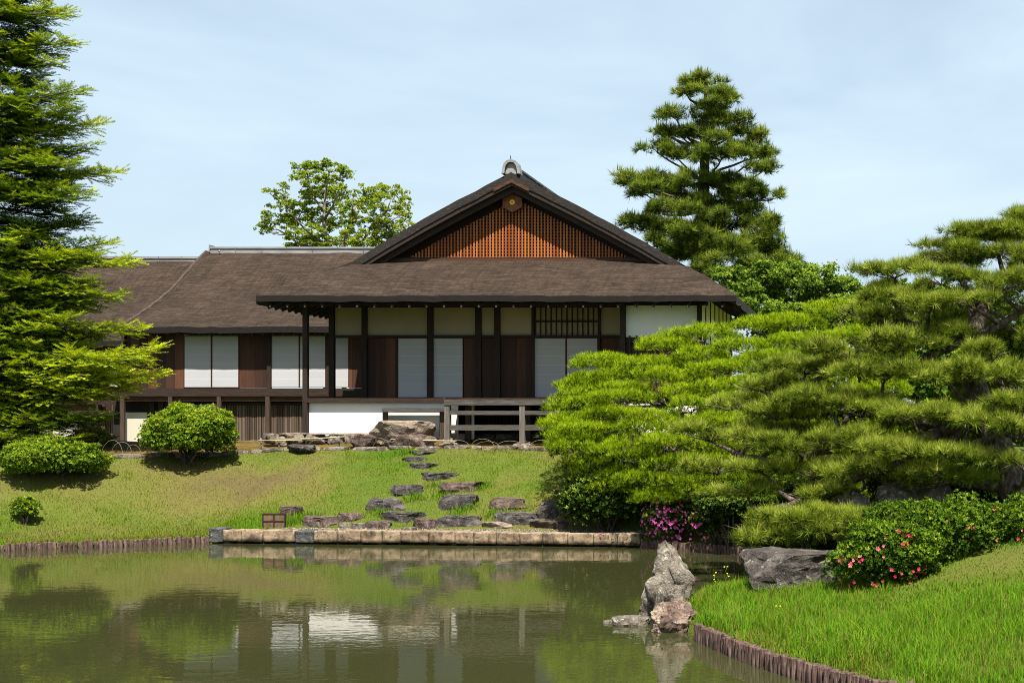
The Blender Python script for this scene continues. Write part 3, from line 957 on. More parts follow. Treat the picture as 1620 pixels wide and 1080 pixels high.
# barred transom
tr = Boxes()
for i in range(13):
    x0 = X(846 + i * 8.35, d)
    tr.add(x0, x0 + 0.036, d - 0.03, d + 0.0, Z(yrail0, d), Z(ytop, d))
tr.add(X(845, d), X(948, d), d + 0.003, d + 0.02, Z(509.5, d), Z(507, d))
trm = tr.build('barred_transom', 'dark_wood', house)
box('backing', 'shaded_plaster', trm, X(845, d), X(947, d), d + 0.05, d + 0.08, Z(yrail0, d), Z(ytop, d))
for a, c in ((629, 676.5), (685, 733), (844, 895.5), (896, 946)):
    shoji(house, a, c, yrail1 - 0.5, yfloor - 1, d + 0.035)
for a, c in ((581.5, 604), (604.5, 628), (734, 752.5), (762, 782.5), (792, 842), (950, 1004)):
    panel('wooden_door', 'planks', house, a, c, yrail1, yfloor, d + 0.03 + random.uniform(0, 0.02))
box('side_wall', 'planks', house, X(577, d) - 0.04, X(577, d) + 0.04, d + 0.1, 49.5, 3.2, 6.6)
box('rear_wall', 'planks', house, -14.5, -4.75, 49.5, 49.6, 2.2, 6.3)
Boxes().prism([(XM - 5.4, 6.3), (XM + 5.4, 6.3), (XM, ZR - 0.5)], 49.5, 49.6).build('rear_gable', 'planks', house)
# veranda: edge beam, floor, front posts, the white wall below
v = VER
zf = Z(629.5, v)
box('veranda_floor', 'planks_grey', house, X(481, v), X(990, v), v + 0.02, d + 0.6, zf - 0.1, zf - 0.03)
box('edge_beam', 'beam_wood', house, X(481, v), X(990, v), v - 0.1, v + 0.015, Z(636.5, v), zf)
box('front_post', 'dark_wood', house, X(480.5, v), X(488, v), v - 0.095, v + 0.05, 2.2, 6.15)
box('front_post', 'dark_wood', house, X(982, v), X(989.5, v), v - 0.105, v + 0.05, 2.0, 6.15)
box('front_post', 'dark_wood', house, X(1103.5, v), X(1110.5, v), v - 0.105, v + 0.05, 2.0, 6.15)
box('eave_purlin', 'dark_wood', house, X(470, v), X(1120, v), v - 0.05, v + 0.12, 5.98, 6.2)
box('plinth_wall', 'plaster', house, X(488.5, v), X(724, v), v + 0.04, v + 0.12, 2.2, Z(637, v))
box('plinth_wall', 'plaster', house, X(742, v), X(749, v), v + 0.04, v + 0.12, 2.2, Z(637, v))
box('plinth_wall', 'plaster', house, X(988, v), X(1104, v), v + 0.05, v + 0.12, 1.9, Z(637, v))
box('corner_panel', 'plaster', house, X(990, v), X(1103, v), v + 0.03, v + 0.1, Z(533, v), 6.02)
Bc = Boxes().add(X(990, v), X(1103, v), v - 0.02, v + 0.09, Z(542, v), Z(533.3, v))
for i in range(10):
    x0 = X(995 + i * 11, v)
    Bc.add(x0, x0 + 0.05, v - 0.06, v - 0.023, Z(560, v), Z(531, v))
Bc.build('corner_grille', 'dark_wood', house)
box('corner_door', 'planks', house, X(990, v), X(1103, v), v + 0.03, v + 0.1, Z(637, v) + 0.01, Z(542.3, v))
xs = X(1107, v)
box('side_panel', 'plaster', house, xs - 0.1, xs - 0.02, v + 0.06, 49.4, 5.05, 6.4)
box('side_door', 'planks', house, xs - 0.1, xs - 0.02, v + 0.06, 49.4, 2.0, 5.04)
for i in range(7):
    box('side_post', 'dark_wood', house, xs - 0.12, xs + 0.0, v + 1.5 + i * 1.2, v + 1.6 + i * 1.2, 2.0, 6.5)
# grille before a near-black sheet that stands in for shade under the floor
uf = Boxes()
x = X(745, 41.6)
while x < X(990, 41.6):
    uf.add(x, x + 0.06, 41.6, 41.63, 2.2, 3.2); x += 0.1
uf.build('underfloor_grille', 'dark_wood', house)
box('underfloor_shade', 'shade_black', house, X(740, 41.75), X(995, 41.75), 41.75, 41.8, 2.0, 3.28)
vs = X(949, 39.9)
lv = box('cellar_vent', 'plaster', house, vs - 0.1, vs + 0.42, 40.06, 40.16, Z(696, 40.1), Z(676, 40.1))
Bv = Boxes()
for i in range(5):
    Bv.add(vs + 0.02 + i * 0.06, vs + 0.045 + i * 0.06, 40.03, 40.055, Z(692, 40.1), Z(681, 40.1))
Bv.build('grille', 'iron', lv)

# low bench shelf in front of the white wall
bs = thing('veranda_bench', (X(655, 39.9), 39.9, gz(X(655, 39.9), 39.9)), 'weathered plank shelf on two posts before the white wall', 'shelf')
box('plank', 'old_grey_wood', bs, X(605, 39.7), X(706, 39.7), 39.65, 40.14, Z(651, 39.7), Z(645, 39.7))
for a in (610, 700):
    box('leg', 'brown_post', bs, X(a - 3, 39.85), X(a + 3, 39.85), 39.8, 39.92, 2.1, Z(651.3, 39.8))
    box('leg', 'brown_post', bs, X(a - 3, 40.1), X(a + 3, 40.1), 40.0, 40.12, 2.1, Z(651.3, 39.8))

# moon viewing platform
pf = 38.85
mv = thing('viewing_platform', (X(790, pf), 39.5, gz(X(790, pf), 39.3)), 'weathered grey timber platform with rails jutting from the veranda', 'platform')
px0, px1 = X(703, pf), X(960, pf)
zt = Z(632.5, pf)
deck = Boxes()
for i in range(16):
    y0 = pf + 0.09 + i * 0.077
    deck.add(px0 + 0.05, px1, y0, y0 + 0.07, zt - 0.07, zt - 0.01)
deck.build('bamboo_deck', 'bamboo', mv)
box('front_beam', 'old_grey_wood', mv, px0, px1, pf - 0.04, pf + 0.08, Z(640.5, pf), zt)
box('side_beam', 'old_grey_wood', mv, px0, px0 + 0.1, pf + 0.083, v - 0.105, zt - 0.14, zt)
for a in (707, 826, 945):
    box('post', 'grey_post', mv, X(a - 4.2, pf), X(a + 4.2, pf), pf - 0.02, pf + 0.11, gz(X(a, pf), pf) + 0.06, Z(640.8, pf))
for a in (709, 741, 835):
    box('inner_post', 'brown_post', mv, X(a - 4, 39.8), X(a + 4, 39.8), 39.75, 39.87, 2.1, zt - 0.15)
for y0, y1 in ((649.5, 656), (672, 680.5)):
    box('rail', 'old_grey_wood', mv, X(711.5, pf), X(950, pf), pf + 0.0, pf + 0.09, Z(y1, pf), Z(y0, pf))

# ------------------------------------------------------------------ left wing of the villa
PROFILE = [(0, 0), (1.0, 0.33), (2.0, 0.70), (2.8, 1.02), (3.5, 1.33), (4.1, 1.66), (4.7, 2.0), (5.4, 2.38), (6.2, 2.80)]


def gable_roof(parent, x0, x1, y_eave, z_eave, cols, seed, steep=1.0):
    po = np.array(PROFILE) * np.array((1, steep)); tt = np.linspace(0, 6.2, 22)
    zz = np.interp(tt, po[:, 0], po[:, 1])
    roof_slab('roof', [((x0, y_eave + a, z_eave + c), (x1, y_eave + a, z_eave + c)) for a, c in zip(tt, zz)], cols, 0.2, parent, 0.016, 'bark_edge', seed)
    roof_slab('roof', [((x1, y_eave + 12.4 - a, z_eave + c), (x0, y_eave + 12.4 - a, z_eave + c)) for a, c in zip(tt, zz)], cols, 0.2, parent, 0.016, 'bark_edge', seed + 1)
    return y_eave + 6.2, z_eave + 2.80 * steep


LW, LE = 47.65, 47.06
wing = thing('villa_wing', (-19, 48, 2.3), 'long wing with bark roof and white paper screens left of the gabled villa', 'villa')
zE = Z(519, LE)
yr, zr = gable_roof(wing, -24.3, -14.6, LE, zE, 60, 5, 1.125)
G = Geo()
for x_, nm in ((-24.3, 0),):
    tt_ = np.linspace(0.02, 6.15, 26)
    G.tube(np.stack([np.full(26, x_ + 0.02), LE + tt_, zE + np.interp(tt_, np.array(PROFILE)[:, 0], np.array(PROFILE)[:, 1] * 1.125) + 0.05 + 0.012 * np.sin(tt_ * 9)], -1), 0.055, 8)
G.build('verge_roll', 'verge_pale', wing, smooth=True)
rc = Boxes()
for i in range(12):
    x0 = X(336, yr) + i * 0.93
    rc.add(x0, x0 + 0.915, yr - 0.17, yr + 0.17, zr - 0.08, zr + 0.1)
    rc.add(x0, x0 + 0.915, yr - 0.2, yr + 0.2, zr + 0.103, zr + 0.17)
    G_ = x0
rc.add(X(336, yr) - 0.04, X(336, yr) - 0.003, yr - 0.22, yr + 0.22, zr - 0.02, zr + 0.24)
rcm = rc.build('ridge_cap', 'ridge_grey', wing)
G = Geo(); G.tube([(X(345, yr - 0.4) , yr - 0.25, zr + 0.02), (X(345, yr - 0.4), yr - 0.32, zr - 0.02)], 0.035, 8); G.build('hook', 'ridge_grey', rcm)
d = LW
yt, yb = 529.5, 614
for a, c in ((291, 334.5), (335, 378), (429, 473.5), (474, 515.5), (516, 552)):
    shoji(wing, a, c, yt + 1, yb - 1, d)
for a, c in ((196, 290.5), (378.5, 428), (552.5, 690)):
    panel('wooden_wall', 'planks', wing, a, c, yt, yb, d + 0.01)
for a in (196, 426, 520):
    box('post', 'dark_wood', wing, X(a - 3, d), X(a + 3, d), d - 0.05, d + 0.08, Z(yb + 20, d), Z(yt - 8, d))
box('head_beam', 'dark_wood', wing, X(190, d), X(690, d), d - 0.06, d + 0.1, Z(yt, d), Z(yt, d) + 0.35)
for i in range(30):
    x = -24.1 + i * 0.34
    Boxes().bar((x, LE + 0.06, zE - 0.2), (x, LW + 0.3, zE + 0.2), 0.06, 0.09).build('rafter', 'dark_wood', wing)
vw = LW - 0.95
box('veranda_floor', 'planks_grey', wing, X(176, vw), X(700, vw), vw + 0.06, d + 0.3, Z(619, vw) - 0.05, Z(618, vw))
box('edge_beam', 'beam_wood', wing, X(176, vw), X(700, vw), vw - 0.06, vw + 0.055, Z(626.5, vw), Z(617, vw))
box('lower_beam', 'red_board', wing, X(176, vw), X(700, vw), vw + 0.01, vw + 0.1, Z(634, vw), Z(627, vw))
for a in (194, 270, 347, 424):
    box('front_post', 'brown_post', wing, X(a - 3.2, vw), X(a + 3.2, vw), vw - 0.05, vw + 0.06, 2.1, Z(617.5, vw))
lo = vw + 0.3
for a, c in ((198, 232), (282, 312), (314, 346)):
    panel('lower_panel', 'cream_plaster', wing, a, c, 640 if a > 240 else 652, 706, lo)
for a in (236, 250, 262):
    panel('lower_post', 'dark_wood', wing, a, a + 8, 634, 706, lo)
box('recess_shade', 'shade_black', wing, X(176, lo), X(700, lo), lo + 0.1, lo + 0.16, 2.0, Z(620, lo))  # black sheet painted as the shade beneath the veranda
box('sill', 'dark_wood', wing, X(190, d), X(690, d), d - 0.04, d + 0.07, Z(621, d), Z(614.3, d))
sl = Boxes()
x = X(352, lo)
while x < X(486, lo):
    sl.add(x, x + 0.062 + random.uniform(-0.008, 0.008), lo - 0.02 - random.uniform(0, 0.015), lo + 0.02, 2.1, Z(641, lo)); x += 0.075
sl.build('slatted_screen', 'planks_grey', wing)
box('screen_rail', 'dark_wood', wing, X(350, lo), X(486, lo), lo - 0.06, lo - 0.037, Z(641, lo), Z(637, lo))

# far wing, mostly behind the fir tree
FW, FE = 52.6, 51.9
far = thing('villa_rear_wing', (-28, 53, 2.3), 'farthest bark-roofed wing with cream panels half hidden behind the fir tree', 'villa')
zE2 = Z(541, FE)
yr2, zr2 = gable_roof(far, -40, -22.6, FE, zE2, 70, 8, 1.27)
rc = Boxes()
for i in range(19):
    x0 = -40 + i * 0.9
    rc.add(x0, x0 + 0.885, yr2 - 0.15, yr2 + 0.15, zr2 - 0.08, zr2 + 0.06)
    rc.add(x0, x0 + 0.885, yr2 - 0.19, yr2 + 0.19, zr2 + 0.063, zr2 + 0.15)
rc.build('ridge_cap', 'ridge_grey', far)
d = FW
box('wooden_wall', 'planks', far, -39.5, -22.8, d, d + 0.1, Z(650, d), zE2 + 0.15)
for a, c in ((-20, 2), (18, 55), (172, 194)):
    panel('wall_panel', 'cream_plaster', far, a, c, 585, 612, d - 0.03)
for a, c in ((-30, 54), (62, 76), (82, 122)):
    panel('wall_panel', 'cream_plaster', far, a, c, 657, 702, d - 0.6)
for a, c in ((54, 62), (76, 82), (122, 130), (186, 196), (160, 166)):
    panel('post', 'brown_post', far, a, c, 640, 706, d - 0.66)
box('veranda_beam', 'beam_wood', far, X(-60, d - 0.8), X(198, d - 0.8), d - 0.85, d - 0.7, Z(657, d - 0.8), Z(649, d - 0.8))
box('veranda_rail', 'beam_wood', far, X(-60, d - 0.8), X(198, d - 0.8), d - 0.85, d - 0.75, Z(640, d - 0.8), Z(635, d - 0.8))
panel('rail_panel', 'red_board', far, 70, 160, 635, 649, d - 0.74)
for a in (152, 172, 190):
    panel('rail_post', 'dark_wood', far, a, a + 3, 635, 650, d - 0.86)
box('recess_shade', 'shade_black', far, X(-60, d), X(230, d), d - 0.4, d - 0.3, 1.9, Z(650, d))  # black sheet in place of shade below the far veranda
sl = Boxes()
x = X(134, d - 0.5)
while x < X(186, d - 0.5):
    sl.add(x, x + 0.07, d - 0.52, d - 0.48, 1.9, Z(658, d)); x += 0.085
sl.build('slatted_screen', 'planks_grey', far)

# ------------------------------------------------------------------ stones
import bmesh


def ico(sub):
    bm = bmesh.new()
    bmesh.ops.create_icosphere(bm, subdivisions=sub, radius=1.0)
    V = np.array([v_.co[:] for v_ in bm.verts]); Fa = np.array([[q.index for q in f_.verts] for f_ in bm.faces])
    bm.free()
    return V, Fa


ICO = {k: ico(k) for k in (1, 2, 3, 4, 5)}


def rock_shape(seed, size, sub=4, cuts=14, flat=0.55, rough=0.10, taper=0.0, power=0.75, lean=(0, 0)):
    r = np.random.default_rng(seed)
    V, Fa = ICO[sub]
    V = np.sign(V) * np.abs(V) ** power
    V = V / np.abs(V).max(0)
    for i in range(cuts):
        nn = unit(r.normal(size=3) * np.array((1, 1, 0.6)))
        dd = r.uniform(0.62, 0.95)
        over = np.maximum(V @ nn - dd, 0)
        V = V - over[:, None] * nn * r.uniform(0.75, 1.0)
    V[:, 2] = np.minimum(V[:, 2], flat + 0.25 * (V[:, 2] - flat))
    off = r.uniform(0, 50, 3)
    nv = np.array([[mnoise.fractal(Vector(p * 1.7 + off), 0.9, 2.1, 5), mnoise.noise(Vector(p * 6 + off))] for p in V])
    rg_ = np.array([1.0 - 2 * abs(mnoise.noise(Vector(p * 2.6 + off + 31))) for p in V])[:, None]
    V = V * (1 + rough * nv[:, :1] * 1.3 + rough * 0.5 * nv[:, 1:] + rough * 0.5 * rg_)
    V = (V - (V.max(0) + V.min(0)) / 2) / np.maximum((V.max(0) - V.min(0)) / 2, 1e-6)
    if taper:
        k = (V[:, 2:3] + 1) / 2
        V[:, :2] *= (1 - taper * k)
        V[:, 0] += lean[0] * k[:, 0]; V[:, 1] += lean[1] * k[:, 0]
    return V * np.array(size) / 2, Fa


def rock(name, label, cat, px, py, w, h, mat, seed, d=None, group=None, depth=0.75, zoff=0.0, hidden=0.35, bottom=None, back=0.25, **kw):
    """A stone of photo width w and visible height h (pixels) centred on the pixel; it is bedded in the land there."""
    if d is None:
        gx_, gy_, gz_ = ground_hit(px, py + h * 0.4)
    else:
        gx_, gy_ = X(px, d), d
        gz_ = gz(gx_, gy_)
    s = F / gy_
    sx, sz = w / s, h / s
    zt_ = Z(py - h / 2, gy_)
    zb2 = Z(py + h / 2, gy_) - sz * hidden if bottom is None else bottom
    V, Fa = rock_shape(seed, (sx, max(sx * depth, 0.2), zt_ - zb2), **kw)
    o = link_mesh(name, V + np.array((gx_, gy_ + sx * depth * back, (zt_ + zb2) / 2)), Fa, mat, None, loc=(gx_, gy_, max(zb2, gz_ - 0.1)), smooth=False)
    for p_ in o.data.polygons:
        p_.use_smooth = False
    return tag(o, label, cat, group)


GRP = 'stepping stones climbing the bank'
stones = [
    (664, 717, 62, 8, 'rock_dark', 'thin flat stepping stone highest on the bank, at the edge of the moss'),
    (652, 727, 46, 10, 'rock_dark', 'small flat stepping stone second from the top of the path'),
    (669, 737, 46, 11, 'rock_dark', 'small pointed stepping stone third from the top of the path'),
    (691, 754, 75, 15, 'rock_dark', 'long grey stepping stone fourth from the top of the path'),
    (729, 771, 77, 18, 'rock_brown', 'long pale-topped stepping stone fifth from the top, right side of the path'),
    (641, 777, 64, 22, 'rock_dark', 'round-backed stepping stone set left of the long pale-topped one'),
    (719, 795, 78, 27, 'rock_dark', 'broad smooth stepping stone below the long pale-topped one'),
    (604, 799, 76, 22, 'rock_dark', 'leftmost dark stepping stone halfway up the bank'),
    (801, 798, 63, 22, 'rock_brown', 'reddish brown stepping stone alone on the right of the path'),
    (631, 819, 76, 20, 'rock_dark', 'dark slanting stepping stone under the leftmost halfway one'),
    (722, 825, 78, 21, 'rock_dark', 'ridged dark stone at the foot of the path, in its middle'),
    (816, 822, 82, 23, 'rock_dark', 'broad dark stone at the foot of the path under the reddish one'),
]
for i, (px, py, w_, h_, mt, lb) in enumerate(stones):
    rock('stepping_stone', lb, 'stone', px, py, w_, h_, mt, 100 + i, group=GRP, depth=0.6, back=0.45, rough=0.11, flat=0.7, hidden=0.6, power=0.5, cuts=10)
GR2 = 'stones along the gravel strip'
low = [
    (456, 809, 38, 19, 'rock_brown', 'square brown stone in tall grass behind the tile grid'),
    (500, 826, 62, 19, 'rock_brown', 'low reddish block right of the tile grid on the gravel'),
    (552, 818, 42, 16, 'rock_brown', 'small speckled stone behind the gravel, right of the low reddish block'),
    (593, 831, 48, 14, 'rock_brown', 'small brown block half sunk in gravel under the leftmost stepping stones'),
    (672, 829, 50, 18, 'rock_brown', 'pinkish block on the gravel left of the ridged dark stone'),
    (784, 831, 53, 12, 'rock_tan', 'low cream-faced slab on the gravel under the broad dark stone'),
    (867, 831, 70, 15, 'rock_brown', 'long reddish slab at the right end of the gravel'),
    (874, 808, 58, 29, 'rock_dark', 'big dark boulder beside the shaded shrub'),
    (887, 782, 22, 15, 'rock_dark', 'small shaded stone on the bank above the big dark boulder'),
    (646, 838, 24, 9, 'rock_grey', 'little pale stone between the pinkish and the sunk block'),
    (543, 831, 22, 9, 'rock_grey', 'little grey stone under the small speckled stone'),
    (566, 832, 22, 11, 'rock_grey', 'little grey stone left of the sunk brown block'),
]
for i, (px, py, w_, h_, mt, lb) in enumerate(low):
    rock('bank_stone', lb, 'stone', px, py, w_, h_, mt, 200 + i, group=GR2, depth=0.6, back=0.4, rough=0.09, flat=0.75, hidden=0.45, power=0.45, cuts=8)
# stones by the veranda
rock('shoe_stone', 'huge pale step boulder with a dark hollow before the veranda', 'boulder', 637, 680, 100, 31, 'rock_tan', 301, d=39.2, depth=0.8, hidden=0.4, flat=0.6, cuts=18)
rock('shoe_stone', 'dark cracked boulder under the huge pale step boulder', 'boulder', 645, 699, 84, 25, 'rock_brown', 302, d=38.7, depth=0.6, hidden=0.3, flat=0.6)
rock('shoe_stone', 'rounded brown boulder left of the huge pale step boulder', 'boulder', 571, 697, 44, 22, 'rock_brown', 303, d=38.8, depth=0.7, hidden=0.3)
rock('shoe_stone', 'low pale boulder at the corner post of the white wall', 'boulder', 466, 690, 32, 13, 'rock_tan', 304, d=39.9, depth=0.8, hidden=0.4)
rock('shoe_stone', 'grey rounded stone at the left end of the foundation kerb', 'boulder', 425, 691, 28, 12, 'rock_grey', 305, d=39.9, depth=0.8, hidden=0.5)
rock('shoe_stone', 'flat dark stone lying in the moss behind the long bamboo rail', 'boulder', 473, 707, 46, 10, 'rock_dark', 306, d=38.45, depth=0.7, hidden=0.4)
rock('shoe_stone', 'pale stone on the moss behind the short bamboo rail', 'boulder', 707, 704, 34, 8, 'rock_tan', 307, d=38.75, depth=0.7, hidden=0.5)
rock('shoe_stone', 'yellowish stone beside the corner post of the platform', 'boulder', 718, 690, 38, 11, 'rock_tan', 308, d=39.7, depth=0.7, hidden=0.5)
rock('post_stone', 'pale footing stone under the middle platform post', 'stone', 825, 706, 34, 12, 'rock_tan', 309, d=pf, depth=0.9, hidden=0.5)
rock('post_stone', 'pale footing stone under the corner post of the platform', 'stone', 708, 699, 22, 8, 'rock_tan', 310, d=pf, depth=0.9, hidden=0.5)
# foundation kerb under the white wall
fk = thing('foundation_kerb', (X(520, 39.9), 39.9, 2.2), 'row of squared foundation stones along the foot of the white wall', 'kerb')
x = X(436, 39.95); k_ = 0
while x < X(600, 39.95):
    w_ = random.uniform(0.3, 0.62)
    V, Fa = rock_shape(400 + k_, (w_ * 0.99, 0.4, 0.32), 3, 8, 0.8, 0.05, power=0.35)
    link_mesh('kerb_stone', V + np.array((x + w_ / 2, 40.02, 2.27)), Fa, random.choice(['rock_tan', 'rock_grey', 'rock_brown', 'rock_grey']), fk)
    x += w_; k_ += 1
box('coping', 'rock_tan', fk, X(440, 39.85), X(600, 39.85), 39.86, 40.2, 2.44, 2.47)
fk2 = thing('underfloor_kerb', (X(840, 40.6), 40.6, 2.2), 'dark squared stones shaded beneath the viewing platform', 'kerb')
x = X(742, 40.6); k_ = 0
while x < X(980, 40.6):
    w_ = random.uniform(0.4, 0.8)
    V, Fa = rock_shape(450 + k_, (w_ * 0.99, 0.4, 0.5), 3, 8, 0.8, 0.05, power=0.35)
    link_mesh('kerb_stone', V + np.array((x + w_ / 2, 40.6, 2.2)), Fa, 'rock_dark', fk2)
    x += w_; k_ += 1

# the point of land in front
sd_ = 21.4
V, Fa = rock_shape(23, (2, 2, 2), 5, 12, 0.95, 0.12, power=0.8)
hz_ = np.interp(V[:, 2], [-1, 1], [1000, 856])
lf = np.interp(hz_, [854, 858, 866, 880, 905, 930, 960, 1000], [1036, 1032, 1029, 1026, 1016, 1010, 1006, 1000])
rt_ = np.interp(hz_, [854, 860, 868, 885, 900, 918, 940, 1000], [1052, 1057, 1062, 1072, 1084, 1094, 1092, 1088])
wd_ = np.maximum(np.abs(V[:, 0]), np.abs(V[:, 1]))
rad_ = np.interp(V[:, 2], np.linspace(-1, 1, 15), [max(wd_[np.abs(V[:, 2] - q_) < 0.16].max(), 0.25) for q_ in np.linspace(-1, 1, 15)])
s_ = F / sd_
V = np.stack([((lf + rt_) / 2 - CX) / s_ + V[:, 0] / rad_ * (rt_ - lf) / 2 / s_, sd_ + 0.1 + V[:, 1] / rad_ * (rt_ - lf) / 2 / s_ * 0.8, CZ + (HY - hz_) / s_], -1)
V += np.array([[mnoise.noise(Vector(p * 3)) * 0.05, mnoise.noise(Vector(p * 3 + np.array((7, 0, 0)))) * 0.06, mnoise.noise(Vector(p * 5 + np.array((0, 9, 0)))) * 0.02] for p in V])
V += np.array([(lambda q_: [q_ * 0.9, q_ * 0.7, q_ * 0.3])((0.5 - abs(mnoise.noise(Vector((p[0] * 4.5 + p[2] * 1.6, p[1] * 4.5, p[2] * 1.3))))) * 0.15) for p in V])
V += np.array([[mnoise.noise(Vector(p * 13)) * 0.03, 0, mnoise.noise(Vector(p * 11 + np.array((0, 9, 0)))) * 0.015] for p in V])
sr = link_mesh('standing_rock', V, Fa, 'rock_grey', None, loc=(X(1048, sd_), sd_, -0.1), smooth=False)
tag(sr, 'tall pointed lichen-covered rock standing at the tip of the grassy point', 'rock')
rock('shore_rock', 'square-topped grey rock leaning against the tall pointed rock', 'rock', 1058, 948, 54, 48, 'rock_grey', 502, d=20.9, depth=0.8, hidden=0.4, flat=0.7, sub=5, rough=0.13)
rock('shore_rock', 'rounded brown-topped rock at the end of the log edging', 'rock', 1064, 981, 78, 60, 'rock_pink', 503, d=19.75, depth=0.9, hidden=0.3, flat=0.9, power=1.0, cuts=10, sub=5, rough=0.13)
rock('shore_rock', 'flat pale rock lying in the water below the tall pointed rock', 'rock', 998, 987, 62, 26, 'rock_grey', 504, d=20.4, depth=0.9, hidden=0.5, flat=0.3)
rock('shore_rock', 'tiny pale stone poking out of the water, left of the flat rock', 'rock', 961, 984, 16, 7, 'rock_grey', 505, d=20.6, depth=0.9, hidden=0.6, sub=3)
rock('slab_rock', 'big flat-topped dark rock overhanging the grass beside the azaleas', 'rock', 1257, 907, 152, 74, 'rock_flat', 511, d=21.6, depth=0.75, hidden=0.05, flat=0.6, taper=-0.3, power=0.6, rough=0.1, cuts=26, sub=5)
rock('slab_rock', 'small grey rock propping the big flat-topped rock by the azaleas', 'rock', 1312, 924, 46, 44, 'rock_flat', 512, d=21.3, depth=0.8, hidden=0.3)
for i, (px, py, w_, h_, d_, lb) in enumerate([(1350, 789, 66, 26, 24.6, 'white-veined grey rock under the near pine, leftmost of three'), (1415, 776, 84, 32, 24.9, 'long whitish rock under the near pine, middle of three'), (1478, 768, 70, 26, 25.2, 'pale rock under the near pine, rightmost of three')]):
    rock('garden_rock', lb, 'rock', px, py, w_, h_, 'rock_grey', 520 + i, d=d_, depth=0.7, bottom=gz(X(px, d_), d_) - 0.1)

# ------------------------------------------------------------------ shore walls
rw = thing('stone_retaining_wall', (-10, 33.3, 0), 'low wall of squared tan stones along the pond edge', 'wall')
joints = [333, 355.5, 384, 418.5, 469, 499, 536, 573, 607, 636, 680, 721.5, 751, 787, 824, 860, 899, 940.5, 978, 1014]
pa, pb = np.array(NORTH[2]), np.array(NORTH[3])


def block_shape(seed, size, rough=0.012):
    """A squared stone: a finely divided box with worn edges and an uneven face."""
    bm = bmesh.new()
    bmesh.ops.create_cube(bm, size=1.0)
    bmesh.ops.subdivide_edges(bm, edges=bm.edges[:], cuts=11, use_grid_fill=True)
    V = np.array([q.co[:] for q in bm.verts]); Fa = np.array([[q.index for q in f_.verts] for f_ in bm.faces]); bm.free()
    off = np.random.default_rng(seed).uniform(0, 50, 3)
    size = np.array(size)
    e = (np.abs(V) > 0.49).sum(1)
    V = V * size
    V = V * (1 - np.where(e >= 2, 0.010, 0)[:, None] / size * 0.8)
    dn_ = np.array([(mnoise.noise(Vector(p * 5 + off)), mnoise.noise(Vector(p * 5 + off + 9)), mnoise.noise(Vector(p * 7 + off + 20))) for p in V])
    return V + dn_ * np.array((rough * 0.4, rough * 1.6, rough)), Fa


def on_wall(px):
    lo_, hi_ = 0.0, 1.0
    for _ in range(40):
        t = (lo_ + hi_) / 2
        q = pa + (pb - pa) * t
        if q[0] / q[1] * F + CX < px: lo_ = t
        else: hi_ = t
    return pa + (pb - pa) * lo_


for i in range(len(joints) - 1):
    a, c = on_wall(joints[i]), on_wall(joints[i + 1])
    L = np.linalg.norm(c - a)
    V, Fa = rock_shape(600 + i, (L * 0.985, 0.36, 0.27 if i else 0.32), 3, 4, 0.97, 0.022, power=0.22)
    e = (c - a) / L; nn = np.array((-e[1], e[0]))
    V, Fa = block_shape(600 + i, (L * 0.968, 0.42, random.uniform(0.265, 0.29) if i else 0.33))
    W_ = np.zeros_like(V)
    W_[:, 0] = (a[0] + c[0]) / 2 + V[:, 0] * e[0] + V[:, 1] * nn[0] + nn[0] * 0.12
    W_[:, 1] = (a[1] + c[1]) / 2 + V[:, 0] * e[1] + V[:, 1] * nn[1] + nn[1] * 0.12
    W_[:, 2] = V[:, 2] + 0.18 + random.uniform(-0.012, 0.008)
    link_mesh('stone_block', W_, Fa, 'ashlar_grey' if i in (0, 4) else 'ashlar', rw)
# small footing stones at the waterline
for i, jx in enumerate(joints[1:-1]):
    q = on_wall(jx + random.uniform(-6, 6))
    V, Fa = rock_shape(650 + i, (random.uniform(0.12, 0.3), 0.25, 0.16), 2, 6, 0.7, 0.08)
    link_mesh('footing_stone', V + np.array((q[0], q[1] + 0.1, 0.02)), Fa, 'rock_dark', rw)


def log_mesh(seed, r_, h_):
    r = np.random.default_rng(seed)
    pts = np.array([(0, 0, -0.28), (0, 0, 0.0), (r.normal() * 0.004, r.normal() * 0.004, h_ * 0.55), (0, 0, h_ - 0.012), (0, 0, h_)])
    V, Fa = tube_geo(pts, np.array((1, 1, 1.0, 1.0, 0.86)) * r_, 11)
    V[:-2] = V[:-2] * (1 + r.normal(size=(len(V) - 2, 1)) * 0.035 * np.array((1, 1, 0)))
    V[:, 2] += V[:, 0] * r.uniform(-0.22, 0.22)
    return V, Fa


def log_edging(label, pts, step, r_, h_, seed):
    pts = np.array(pts, float)
    seg = np.linalg.norm(np.diff(pts, axis=0), axis=1); tot = seg.sum()
    root = thing('log_edging', (pts[0][0], pts[0][1], 0), label, 'edging')
    kinds = []
    for k in range(6):
        V, Fa = log_mesh(seed + k, r_ * random.uniform(0.93, 1.05), h_ + random.uniform(-0.022, 0.022))
        me = bpy.data.meshes.new('log')
        me.from_pydata(V.tolist(), [], Fa.tolist())
        me.materials.append(M['log_wood'])
        kinds.append(me)
    s = r_
    while s < tot:
        i = int(np.searchsorted(np.cumsum(seg), s)); i = min(i, len(seg) - 1)
        t = (s - (np.cumsum(seg)[i] - seg[i])) / seg[i]
        q = pts[i] + (pts[i + 1] - pts[i]) * t
        o = bpy.data.objects.new('log', random.choice(kinds))
        COL.objects.link(o)
        o.parent = root
        o.location = (q[0] - pts[0][0] + random.uniform(-0.008, 0.008), q[1] - pts[0][1] + random.uniform(-0.01, 0.01), random.uniform(-0.012, 0.012))
        o.rotation_euler = (random.uniform(-0.03, 0.03), random.uniform(-0.03, 0.03), random.uniform(0, 6.28))
        s += step * random.uniform(0.95, 1.06)


